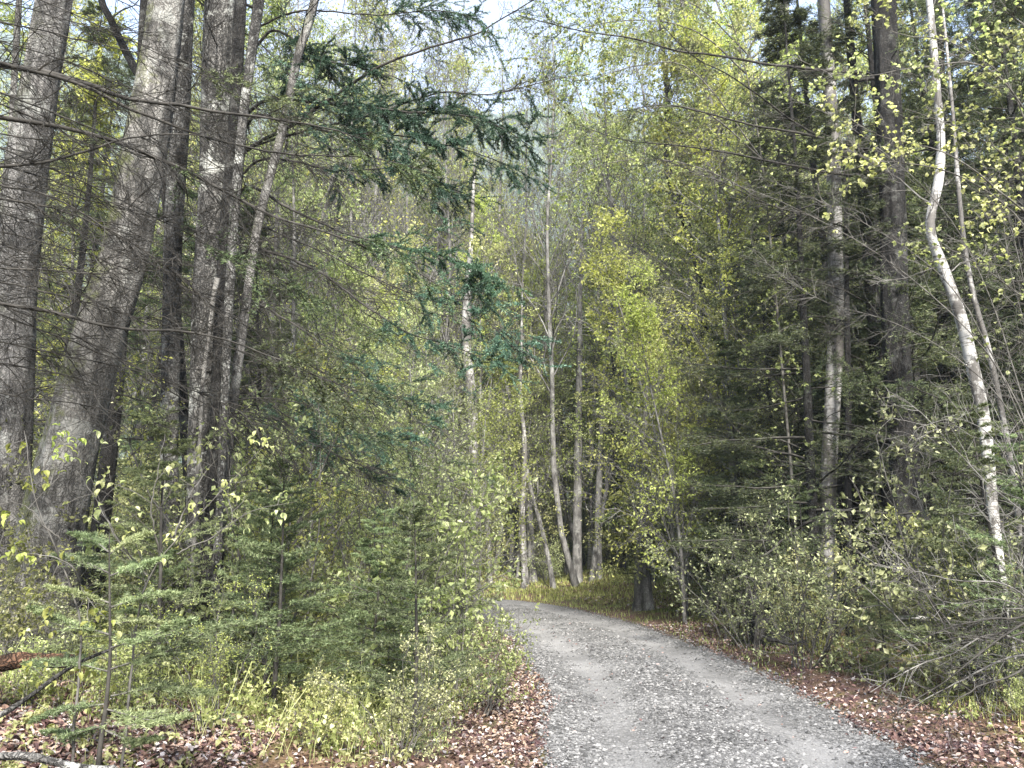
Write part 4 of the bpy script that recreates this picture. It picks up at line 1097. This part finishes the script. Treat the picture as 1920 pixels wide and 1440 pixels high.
# ------------------------------------------------------------------ near leafy saplings (leaves hang in pairs)
def leafy_sapling(name, label, cat, stems, seed, lsize=0.06, tw=1.0, leaf='leaf_pale', twmat='twig', per=2, hang=.8, twl=0.35, ratio=.6, group=None):
    """stems: pixel paths [(px,py,depth)], base radius; the first point of the first stem is the foot"""
    r = np.random.default_rng(seed)
    f = at(*stems[0][0][0]); base = np.array([f[0], f[1], gz1(f[0], f[1])])
    t = empty(name, base, label, cat, group)
    for j, (path, rb) in enumerate(stems):
        bb, lb = MB(), MB()
        W = np.array([at(*p) for p in path]) - base
        if j == 0: W = np.vstack([[W[0, 0], W[0, 1], -0.06], W]) if W[0, 2] > 0.05 else W
        C = smooth_path(W, 24); C = C + np.cumsum(r.normal(size=C.shape) * 0.004, axis=0)
        L = np.linalg.norm(np.diff(C, axis=0), axis=1).sum()
        tubes(bb, C[None], (rb * (1 - np.linspace(0, .8, 24)))[None], 6)
        S, D, t2, _ = kids(r, C[None], max(int(9 * L * tw), 3), 0.15, 0.99, 0.85, 0.25)
        L2 = twl * r.uniform(.3, 1.2, len(t2)) * (1.2 - .6 * t2)
        P2 = grow(r, S, D, L2, 7, 0.45, 0.05)
        tubes(bb, P2, np.full((len(P2), 1), 0.0026) * (1 - np.linspace(0, .6, 7)), 3)
        S, D, t3, p3 = kids(r, P2, 3, 0.2, 1, .8, .2)
        P3 = grow(r, S, D, L2[p3] * .4 + .02, 4, .4, 0)
        tubes(bb, P3, np.full((len(P3), 4), .0014), 3)
        o = part('stem', bb.mesh('stem', M[twmat], True), t)
        if per:
            ends = np.concatenate([P2[:, -1], P3[:, -1]]); de = np.concatenate([nrm(P2[:, -1] - P2[:, -2]), nrm(P3[:, -1] - P3[:, -2])])
            ends = np.repeat(ends, per + 1, 0); de = np.repeat(de, per + 1, 0)
            A, T = along(P2, per, r, .3, .9)
            A = np.concatenate([ends, A]); T = np.concatenate([de + r.normal(size=de.shape) * .8, T + r.normal(size=T.shape) * .9])
            big_leaves(lb, r, A, nrm(T), lsize, hang, ratio)
            part('leaves', lb.mesh('leaves', M[leaf]), o)
    return t

leafy_sapling('viburnum', 'slim sapling with hanging yellow green leaves in front of the mossy trunk foot', 'sapling', [
    ([(160, 1200, 4.6), (150, 1120, 4.6), (118, 1030, 4.6), (82, 950, 4.5), (66, 890, 4.5), (54, 800, 4.5)], .009),
    ([(78, 925, 4.5), (84, 870, 4.5), (110, 838, 4.5), (155, 818, 4.5)], .005),
    ([(112, 1010, 4.5), (60, 960, 4.4), (10, 930, 4.4)], .005),
    ([(150, 1120, 4.6), (130, 1060, 4.4), (60, 1040, 4.4), (10, 1060, 4.3)], .005)], 301, .04, .65, 'leaf_yel', per=1)
leafy_sapling('viburnum', 'arching sapling with pale drooping leaves spread before the dark stems', 'sapling', [
    ([(250, 1180, 4.9), (275, 1080, 4.9), (330, 1000, 4.8), (400, 930, 4.8), (460, 870, 4.7), (500, 828, 4.7)], .009),
    ([(300, 1040, 4.9), (280, 960, 4.8), (290, 890, 4.8), (300, 830, 4.8)], .006),
    ([(330, 1000, 4.8), (360, 920, 4.8), (380, 880, 4.7), (375, 850, 4.7)], .006),
    ([(275, 1080, 4.9), (220, 1010, 4.8), (190, 950, 4.8), (140, 880, 4.8)], .006),
    ([(330, 1040, 4.9), (400, 1010, 4.8), (480, 960, 4.8), (560, 940, 4.8)], .005)], 302, .038, .65, 'leaf_pale', per=1)
leafy_sapling('maple_sapling', 'young maple reaching in from the right edge with small parasol leaves before the dark spruces', 'sapling', [
    ([(2080, 1000, 6.4), (2060, 700, 6.3), (2000, 450, 6.2), (1900, 300, 6.1), (1800, 240, 6.0), (1700, 200, 6.0)], .014),
    ([(2030, 500, 6.2), (1900, 380, 6.0), (1780, 290, 5.9), (1640, 250, 5.8), (1560, 190, 5.8)], .010),
    ([(1990, 440, 6.2), (1900, 180, 6.0), (1800, 90, 5.9), (1700, 70, 5.8), (1600, 40, 5.8)], .010),
    ([(1990, 300, 6.2), (1960, 100, 6.1), (1880, 20, 6.0), (1780, -20, 6.0)], .009),
    ([(2040, 600, 6.2), (1920, 420, 6.0), (1800, 330, 5.9), (1660, 300, 5.8), (1540, 330, 5.8)], .009),
    ([(2040, 300, 6.2), (1940, 230, 6.0), (1850, 130, 5.9), (1720, 130, 5.8), (1580, 150, 5.8), (1480, 110, 5.7)], .009),
    ([(2040, 640, 6.2), (1930, 560, 6.0), (1820, 480, 5.9), (1720, 440, 5.9)], .008),
    ([(2040, 200, 6.2), (1930, 60, 6.0), (1860, -30, 6.0)], .009)], 303, .030, 1.5, 'leaf_pale', hang=.5, ratio=.95, per=2, twl=.5)
leafy_sapling('maple_tree', 'leafy maple limbs hanging into the top of the picture right of the sky gap', 'maple', [
    ([(1500, 1080, 12.5), (1470, 700, 12.3), (1430, 300, 12), (1380, 60, 11.8), (1320, -80, 11.6)], .03),
    ([(1430, 300, 12), (1340, 220, 11.6), (1250, 200, 11.2), (1160, 230, 11), (1080, 260, 10.8)], .014),
    ([(1400, 140, 12), (1300, 60, 11.6), (1180, 40, 11.2), (1060, 60, 11)], .014),
    ([(1400, 100, 12), (1300, 10, 11.6), (1180, -10, 11.2), (1080, 10, 11)], .012),
    ([(1440, 380, 12), (1320, 320, 11.6), (1200, 300, 11.2), (1060, 330, 11)], .014),
    ([(1430, 300, 12), (1300, 130, 11.6), (1200, 120, 11.2), (1100, 150, 11), (1010, 130, 10.8)], .014)], 306, .045, 1.3, 'leaf', twl=.9, per=3, ratio=.8)
leafy_sapling('dead_bush', 'pale bare twigs arching in from the right edge above the fallen leaves', 'bush', [
    ([(2010, 1200, 5.6), (1960, 1010, 5.5), (1840, 900, 5.4), (1720, 770, 5.4), (1665, 735, 5.4)], .009),
    ([(1960, 1010, 5.5), (1880, 860, 5.4), (1800, 790, 5.4), (1700, 800, 5.3)], .006),
    ([(1990, 1100, 5.5), (1920, 900, 5.4), (1870, 780, 5.4), (1830, 690, 5.4)], .006),
    ([(2000, 1180, 5.5), (1900, 1100, 5.3), (1800, 1090, 5.3), (1700, 1070, 5.2), (1640, 1060, 5.2)], .007),
    ([(2000, 1180, 5.5), (1880, 1120, 5.2), (1780, 1130, 5.2), (1690, 1090, 5.2)], .006),
    ([(2000, 1200, 5.5), (1900, 1030, 5.3), (1860, 960, 5.3), (1800, 900, 5.3)], .006),
    ([(2000, 1230, 5.4), (1900, 1230, 5.2), (1780, 1280, 5.1), (1700, 1330, 5.0)], .010),
    ([(2000, 1250, 5.4), (1880, 1190, 5.2), (1780, 1230, 5.1), (1690, 1270, 5.0), (1640, 1300, 5.0)], .009)], 304, .03, 1.5, 'leaf_pale', 'twig_pale', per=0, twl=.45)
leafy_sapling('dead_bush', 'dark leafless branches drooping over the grass bank at the right edge', 'bush', [
    ([(2020, 1130, 5.0), (1920, 1170, 4.9), (1830, 1230, 4.8), (1750, 1290, 4.8), (1670, 1340, 4.7)], .012),
    ([(2010, 1200, 5.0), (1920, 1260, 4.8), (1840, 1290, 4.7), (1770, 1350, 4.6)], .009),
    ([(1990, 1150, 5.0), (1900, 1190, 4.9), (1810, 1190, 4.8), (1740, 1200, 4.8)], .008),
    ([(1990, 1160, 5.0), (1850, 1160, 4.9), (1760, 1190, 5.0), (1650, 1265, 5.0)], .008)], 305, .03, 1.6, 'leaf_pale', 'twig_dark', per=0, twl=.4)

leafy_sapling('dead_bush', 'long grey leafless whips slanting across the wood on the right above the path edge', 'bush', [
    ([(1990, 1080, 8.6), (1930, 820, 8.5), (1830, 640, 8.4), (1650, 480, 8.3), (1450, 370, 8.2), (1290, 320, 8.2)], .012),
    ([(1930, 820, 8.5), (1800, 560, 8.4), (1620, 420, 8.3), (1420, 330, 8.2)], .008),
    ([(1960, 900, 8.5), (1860, 560, 8.4), (1760, 380, 8.3), (1600, 240, 8.2), (1480, 180, 8.2)], .009),
    ([(1990, 1000, 8.6), (1900, 440, 8.5), (1800, 250, 8.4), (1690, 120, 8.3)], .009),
    ([(1970, 980, 8.5), (1880, 760, 8.4), (1700, 620, 8.3), (1520, 560, 8.2), (1400, 470, 8.2)], .008),
    ([(1980, 1000, 8.5), (1900, 900, 8.4), (1760, 860, 8.3), (1600, 800, 8.2)], .007),
    ([(1980, 1000, 8.5), (1950, 700, 8.4), (1900, 500, 8.3), (1880, 300, 8.2)], .008)], 307, .03, 1.6, 'leaf', 'twig', per=0, twl=.6)
leafy_sapling('dead_bush', 'slanting leafless grey stems crossing the bright foliage right of the bend', 'bush', [
    ([(1560, 1120, 13.5), (1500, 800, 13.3), (1400, 640, 13.2), (1280, 520, 13), (1120, 400, 13)], .014),
    ([(1500, 820, 13.3), (1440, 700, 13.2), (1340, 600, 13), (1200, 500, 13), (1080, 460, 13)], .009),
    ([(1540, 1000, 13.4), (1460, 880, 13.2), (1360, 780, 13), (1270, 640, 13)], .009),
    ([(1520, 900, 13.4), (1470, 640, 13.2), (1420, 470, 13), (1340, 360, 13)], .009)], 308, .03, 1.3, 'leaf', 'twig', per=1, twl=.9)

# foreground fir sapling
def fir_hero():
    r = np.random.default_rng(400)
    f = at(186, 1418, 4.55); base = np.array([f[0], f[1], gz1(f[0], f[1])])
    t = empty('fir_sapling', base, 'nearest fir sapling with a straight thin stem in the left foreground', 'fir sapling')
    W = np.array([[0, 0, -.05]] + [list(at(px, py, 4.55) - base) for px, py in ((188, 1400), (198, 1330), (206, 1240), (206, 1150), (205, 1070), (205, 1000))])
    C = smooth_path(W, 30)
    tb = MB(); tubes(tb, C[None], (.017 * (1 - np.linspace(0, .85, 30)))[None], 8)
    st = part('stem', tb.mesh('stem', M['twig_dark'], True), t)
    ends = [((206, 1255), (330, 1215), (400, 1180), (500, 1165)), ((208, 1305), (300, 1290), (400, 1300)), ((205, 1190), (120, 1165), (60, 1140)),
            ((204, 1140), (270, 1120), (330, 1110)), ((204, 1130), (140, 1110), (90, 1100)), ((205, 1080), (260, 1060), (310, 1045)), ((205, 1075), (150, 1050), (110, 1040)),
            ((204, 1040), (240, 1015), (275, 1000)), ((204, 1035), (170, 1010), (140, 1000)), ((200, 1330), (280, 1350), (350, 1345)), ((200, 1320), (120, 1330), (60, 1350)),
            ((207, 1260), (120, 1240), (50, 1245)), ((206, 1215), (290, 1190), (360, 1160)), ((206, 1170), (260, 1165), (320, 1170)), ((198, 1360), (140, 1375), (90, 1370)), ((198, 1370), (250, 1390), (300, 1385))]
    for e in ends:
        bb, lb = MB(), MB()
        dz = r.uniform(-.35, .35)
        W = np.array([at(px, py, 4.55 + dz * i / (len(e) - 1)) - base for i, (px, py) in enumerate(e)])
        B = smooth_path(W, 14); L = np.linalg.norm(np.diff(B, axis=0), axis=1).sum()
        tubes(bb, B[None], (.006 * (1 - np.linspace(0, .7, 14)))[None], 4)
        S, D, t2, _ = kids(r, B[None], int(60 * L + 10), .12, .97, .8, .12, flat=.9)
        P2 = grow(r, S, D, (L * .38 * (1.15 - t2)).clip(.05, .2), 5, .15, -.05)
        tubes(bb, P2, np.full((len(P2), 5), .0015), 3)
        needles(lb, r, P2, 70, .021, .004, 1.1); needles(lb, r, B[None], 260, .021, .004, 1.1)
        o = part('branch', bb.mesh('branch', M['twig'], True), t)
        part('needles', lb.mesh('needles', M['needle_young']), o)
fir_hero()
for k, (px, Y, pi, s, lb_) in enumerate([
        (330, 6.4, 1, .95, 'feathery young fir standing before the clump of dark stems'),
        (520, 7.2, 3, 1.0, 'dark green young fir at the foot of the left thicket'),
        (800, 8.6, 1, .75, 'bushy young fir leaning towards the path, nearest to its left edge'),
        (690, 7.6, 0, .9, 'grey green young fir above the fallen leaves, left of the bushy one'),
        (1330, 15, 1, .9, 'young fir right of the black furrowed trunk beside the path'),
        (1500, 11.5, 1, 1.0, 'young fir just left of the thick white birch'),
        (1858, 7.8, 1, 1.2, 'tallest young fir hiding the lower stem of the leaning birch'),
        (1885, 7.3, 1, 1.05, 'young fir at the right edge before the foot of the leaning birch'),
        (1800, 8.2, 0, .9, 'small fir before the dark spruces, left of the leaning birch')]):
    x = (px - 960) / F * Y * 1.0
    place('fir_sapling', FIR[pi], loc(x, Y), lb_, 'fir sapling', scale=s)
for px, Y, pi, s, lb_ in ((1838, 8.0, 4, 1.25, 'olive shrub around the foot of the leaning birch'), (1760, 8.6, 0, .7, 'leafy shrub left of the leaning birch foot')):
    place('shrub', SH[pi], loc((px - 960) / F * Y, Y), lb_, 'shrub', scale=s)

# ------------------------------------------------------------------ stumps, logs, boulder
def log(name, label, a, b, r0, r1, mat, seed, cat='log', amp=.1, sides=18, rest=True):
    """a, b: pixel + depth of the two ends"""
    r = np.random.default_rng(seed)
    A, B = at(*a), at(*b)
    base = np.array([A[0], A[1], gz1(A[0], A[1])])
    t = np.linspace(0, 1, 36)[:, None]
    C = A + (B - A) * t - base
    C[:, 2] += 0.02 * np.sin(t[:, 0] * 7 + seed)
    mb = MB()
    R = r0 + (r1 - r0) * t[:, 0]
    R = R * (1 + .08 * np.sin(t[:, 0] * 19 + seed))
    T = nrm(np.gradient(C, axis=0)); U = np.array([0, 0, 1.0]); Aa = nrm(np.cross(T, U)); Bb = np.cross(T, Aa)
    an = np.arange(sides) * 2 * PI / sides
    d = 1 + amp * np.sin(an * 5 + 3 * t) + r.normal(size=(36, sides)) * amp * .4
    V = C[:, None] + (Aa[:, None] * np.cos(an)[None, :, None] + Bb[:, None] * np.sin(an)[None, :, None]) * (R[:, None] * d)[..., None]
    i = np.arange(36 * sides).reshape(36, sides)
    Q = np.stack([i[:-1], i[1:], np.roll(i[1:], -1, 1), np.roll(i[:-1], -1, 1)], -1).reshape(-1, 4)
    mb.add(V.reshape(-1, 3), Q)
    for k in (0, 35):
        mb.add(np.vstack([V[k], C[k] + (T[k] * .02 * (1 if k else -1))]), T=[(q, (q + 1) % sides, sides) for q in range(sides)])
    o = part(name, mb.mesh(name, M[mat], True)); o.location = [float(c) for c in base]
    o['label'] = label; o['category'] = cat
    return o
M['rot'] = bark_mat('rotten_wood', (0.04, 0.022, 0.015), (0.18, 0.10, 0.06), vscale=4, stretch=1.0, lichen=.1, moss=.35, bump=1.0, crack=.8)
M['charred'] = bark_mat('weathered_stump', (0.02, 0.019, 0.018), (0.10, 0.095, 0.09), vscale=9, lichen=.2)
log('fallen_branch', 'pale fallen branch slanting up from the left edge to the nearest fir sapling', (-60, 1368, 4.3), (212, 1212, 4.75), .015, .008, 'bark_patch', 3, 'branch', .1, 10)
log('rotten_log', 'orange brown rotten log lying at the left edge', (-120, 1262, 5.2), (140, 1232, 5.6), .055, .04, 'rot', 4)
log('fallen_log', 'dark log with white bark patches lying along the bottom left corner', (-80, 1418, 4.2), (215, 1436, 4.2), .022, .015, 'bark_patch', 5)
log('fallen_log', 'white fallen birch log lying in the grass under the dark spruces', (1676, 1162, 9.4), (1796, 1160, 9.9), .026, .02, 'birch_dirty', 6)
log('fallen_log', 'thin dark fallen stick on the grass at the right edge of the path', (1440, 1202, 9.0), (1510, 1206, 9.0), .02, .012, 'bark_dark', 7, 'stick', .1, 8)

def stump(name, label, px, py, Y, hw, h, mat, seed, lean=0.0):
    r = np.random.default_rng(seed)
    f = at(px, py, Y); base = np.array([f[0], f[1], gz1(f[0], f[1])])
    K, sd = 16, 28
    t = np.linspace(0, 1, K); an = np.arange(sd) * 2 * PI / sd
    R = hw * (1 + .55 * np.exp(-t * 5))[:, None] * (1 + .09 * np.sin(an * 5 + seed) + .05 * np.sin(an * 11) + r.normal(size=(K, sd)) * .03)
    jag = 1 + .22 * np.sin(an * 3 + seed) + .14 * r.normal(size=sd)
    Z = t[:, None] * h * np.where(t[:, None] > .5, 1 + (jag - 1) * (t[:, None] - .5) * 2, 1) - .08
    V = np.stack([R * np.cos(an) + lean * Z, R * np.sin(an), Z], -1)
    mb = MB(); i = np.arange(K * sd).reshape(K, sd)
    Q = np.stack([i[:-1], np.roll(i[:-1], -1, 1), np.roll(i[1:], -1, 1), i[1:]], -1).reshape(-1, 4)
    mb.add(V.reshape(-1, 3), Q)
    inner = V[-1] * np.array([.6, .6, 1]) - np.array([0, 0, h * .18])
    mb.add(np.vstack([V[-1], inner, inner.mean(0)[None]]), Q=[(q, (q + 1) % sd, sd + (q + 1) % sd, sd + q) for q in range(sd)], T=[(sd + q, sd + (q + 1) % sd, 2 * sd) for q in range(sd)])
    o = part(name, mb.mesh(name, M[mat], True)); o.location = [float(c) for c in base]
    o['label'] = label; o['category'] = 'stump'
stump('tree_stump', 'broad dark stump leaning right, below the leaves left of the white birch', 1442, 1160, 12.0, .24, .7, 'charred', 2, -.12)
stump('tree_stump', 'small pale splintered stump right of the black furrowed trunk', 1325, 1125, 15.5, .14, .55, 'bark_mid', 3, .05)

def boulder(name, label, px, py, Y, sx_, sy_, sz_, seed):
    r = np.random.default_rng(seed)
    f = at(px, py, Y); base = np.array([f[0], f[1], gz1(f[0], f[1])])
    import bmesh
    bm = bmesh.new(); bmesh.ops.create_icosphere(bm, subdivisions=4, radius=1)
    for v in bm.verts:
        c = np.array(v.co)
        k = 1 + .12 * math.sin(c[0] * 3 + seed) + .1 * math.sin(c[1] * 4 + c[2] * 2) + .05 * math.sin(c[2] * 9 + c[0] * 5) + .015 * r.normal()
        v.co = (c[0] * k * sx_, c[1] * k * sy_, max(c[2] * k, -.4) * sz_)
    me = bpy.data.meshes.new(name); bm.to_mesh(me); bm.free()
    for p in me.polygons: p.use_smooth = True
    me.materials.append(M['rock'])
    o = part(name, me); o.location = [float(c) for c in base]; o['label'] = label; o['category'] = 'boulder'
M['rock'] = bark_mat('granite', (0.16, 0.16, 0.15), (0.42, 0.41, 0.39), vscale=3, stretch=1, lichen=.4, moss=.5, crack=.15)
boulder('boulder', 'pale mossy boulder half hidden at the left edge under the scaly trunk', 66, 1095, 7.4, .26, .25, .36, 5)

# ------------------------------------------------------------------ forest floor: litter, needles, grass, low plants
def litter(n, name, label, region, size, mat, seed, lift=0.03):
    r = np.random.default_rng(seed)
    X, Y = region(r, n)
    Z = gz(X, Y) + r.random(len(X)) * lift + 0.004
    P = np.stack([X, Y, Z], -1)
    n = len(P)
    a = r.uniform(0, 2 * PI, n)
    tilt = r.normal(size=n) * .45
    d = np.stack([np.cos(a) * np.cos(tilt), np.sin(a) * np.cos(tilt), np.sin(tilt)], -1)
    s = nrm(np.cross(d, np.array([0, 0, 1.0]) + r.normal(size=(n, 3)) * .4)); u = np.cross(s, d); u = np.where(u[:, 2:3] < 0, -u, u)
    L = (size * r.uniform(.5, 1.35, n))[:, None]; w_ = L * r.uniform(.4, .8, (n, 1)); c = L * r.uniform(.02, .3, (n, 1))
    V = np.stack([P - d * L * .5, P - d * L * .12 + s * w_ * .5 + u * c, P + d * L * .2 + s * w_ * .42 + u * c * 1.1, P + d * L * .5 + u * c * .6,
                  P + d * L * .2 - s * w_ * .42 + u * c, P - d * L * .12 - s * w_ * .5 + u * c * .7, P], 1)
    T = np.array([(6, 0, 1), (6, 1, 2), (6, 2, 3), (6, 3, 4), (6, 4, 5), (6, 5, 0)])
    T = (np.arange(n) * 7)[:, None, None] + T[None]
    mb = MB(); mb.add(V.reshape(-1, 3), T=T.reshape(-1, 3))
    return stuff(name, mb.mesh(name, M[mat]), label, 'leaf litter')

def near_band(side, y0, y1, d0, d1, pw=1.0):
    def f(r, n):
        Y = y0 + (y1 - y0) * r.random(n * 3) ** pw
        X = r.uniform(-9, 9, n * 3)
        d = road_d(X, Y)
        c = np.interp(Y, CL[:, 1], CL[:, 0])
        k = (X < c) if side < 0 else (X > c)
        edge = 0.25 * wnoise(X, Y, 2.5, 14)
        k &= (d > HALF + d0 + edge * .6) & (d < HALF + d1 + edge * 2) & (np.abs(X) < Y * .72 + .6)
        dens = 1 - sstep(d1 * .35, d1, d - HALF) * .8
        k &= r.random(n * 3) < dens * np.clip(0.6 + 1.0 * wnoise(X, Y, 1.6, 15), .35, 1)
        return X[k][:n], Y[k][:n]
    return f
litter(95000, 'leaf_litter', 'brown, mauve and tan fallen leaves covering the bank left of the path', near_band(-1, 3.0, 14, .0, 3.4, 1.2), .04, 'litter', 1)
litter(66000, 'leaf_litter', 'brown, mauve and tan fallen leaves covering the bank right of the path', near_band(1, 3.0, 15, .02, 2.4, 1.2), .04, 'litter', 2)
litter(26000, 'leaf_litter', 'scattered dead leaves on the ground deeper in the wood', near_band(1, 9, 26, 1.0, 6), .06, 'litter', 3)
litter(90000, 'needle_litter', 'fine rusty needles and crumbs along both edges of the path', lambda r, n: (lambda a, b: (np.concatenate([a[0], b[0]]), np.concatenate([a[1], b[1]])))(near_band(-1, 3.2, 18, -.10, .75, 1.3)(r, n), near_band(1, 3.2, 18, -.12, .6, 1.3)(r, n)), .02, 'duff', 4, .012)
litter(42000, 'leaf_litter', 'crisp tan fallen leaves in the bottom left corner under the seedlings', lambda r, n: (lambda X, Y: (X[(road_d(X, Y) > 3.2)][:n], Y[(road_d(X, Y) > 3.2)][:n]))(r.uniform(-5.5, 0, n * 2), r.uniform(2.8, 6.6, n * 2) ** 1.0), .042, 'litter', 6)
# a few stray leaves on the gravel
def on_path(r, n):
    X = r.uniform(-1, 3.2, n * 3); Y = r.uniform(3.5, 18, n * 3); k = road_d(X, Y) < HALF; return X[k][:n], Y[k][:n]
litter(420, 'stray_leaves', 'few stray dead leaves and chips lying on the gravel', on_path, .04, 'litter', 5, .01)

def grass(n, name, label, region, h, seed, mat='grass', wid=.0045):
    r = np.random.default_rng(seed)
    X, Y = region(r, n)
    n = len(X)
    P = np.stack([X, Y, gz(X, Y) - .01], -1)
    a = r.uniform(0, 2 * PI, n); out = np.stack([np.cos(a), np.sin(a), np.zeros(n)], -1); s = np.stack([-np.sin(a), np.cos(a), np.zeros(n)], -1)
    H = (h * r.uniform(.35, 1.25, n))[:, None]; ben = r.uniform(.1, .75, (n, 1)); w_ = wid * r.uniform(.6, 1.5, (n, 1))
    up = np.array([0, 0, 1.0])
    m1 = P + up * H * .5 + out * H * ben * .2; m2 = P + up * H * (.95 - ben * .25) + out * H * ben * .8
    V = np.stack([P - s * w_, P + s * w_, m1 + s * w_ * .85, m1 - s * w_ * .85, m2], 1)
    i = (np.arange(n) * 5)[:, None]
    mb = MB(); mb.add(V.reshape(-1, 3), Q=i + np.array([0, 1, 2, 3]), T=i + np.array([3, 2, 4]))
    return stuff(name, mb.mesh(name, M[mat]), label, 'grass')
grass(90000, 'grass', 'yellow green grass and seedlings on the bank left of the path', near_band(-1, 6.0, 20, .7, 7.5), .10, 1)
grass(16000, 'grass', 'short grass creeping to the right edge of the gravel before the bend', near_band(1, 9.5, 21, .0, 1.6), .09, 7)
grass(9000, 'grass', 'short grass creeping to the left edge of the gravel before the bend', near_band(-1, 8.5, 20, .1, 1.4), .09, 8)
grass(46000, 'grass', 'yellow green grass on the bank right of the path', near_band(1, 4.5, 24, .95, 6), .13, 2)
def bend_r(r, n):
    X = r.uniform(-9, 9, n * 2); Y = r.uniform(20.5, 34, n * 2); k = (road_d(X, Y) > HALF - .05); return X[k][:n], Y[k][:n]
grass(46000, 'grass', 'short light green grass behind the bend of the path', bend_r, .14, 3, wid=.008)

def low_plants(n, name, label, region, seed, mat='leaf', h=.16, size=.045):
    r = np.random.default_rng(seed)
    X, Y = region(r, n); n = len(X)
    P = np.stack([X, Y, gz(X, Y)], -1)
    D = nrm(np.stack([r.normal(size=n) * .3, r.normal(size=n) * .3, np.ones(n)], -1))
    L = h * r.uniform(.4, 1.4, n)
    S = grow(r, P, D, L, 4, .3)
    sb = MB(); tubes(sb, S, np.full((n, 4), .0015), 3)
    A, T = along(S, 6, r, .45, 1.0)
    d = r.normal(size=A.shape); d[:, 2] *= .3
    big_leaves(sb, r, A, nrm(d), size, .15, .7)
    return stuff(name, sb.mesh(name, M[mat]), label, 'ground plants')
low_plants(5200, 'ground_cover', 'small leafy plants sprouting through the litter on the left bank', near_band(-1, 3.6, 13, .9, 7.5), 1, 'leaf_pale', .14, .036)
low_plants(4000, 'ground_cover', 'small leafy plants sprouting through the litter on the right bank', near_band(1, 3.2, 16, .75, 6), 2, 'leaf', .14, .036)
low_plants(4200, 'ground_cover', 'tall thin yellow green seedlings in the open patch behind the left foreground litter', near_band(-1, 5.5, 9.5, 1.0, 6), 3, 'leaf', .38, .035)
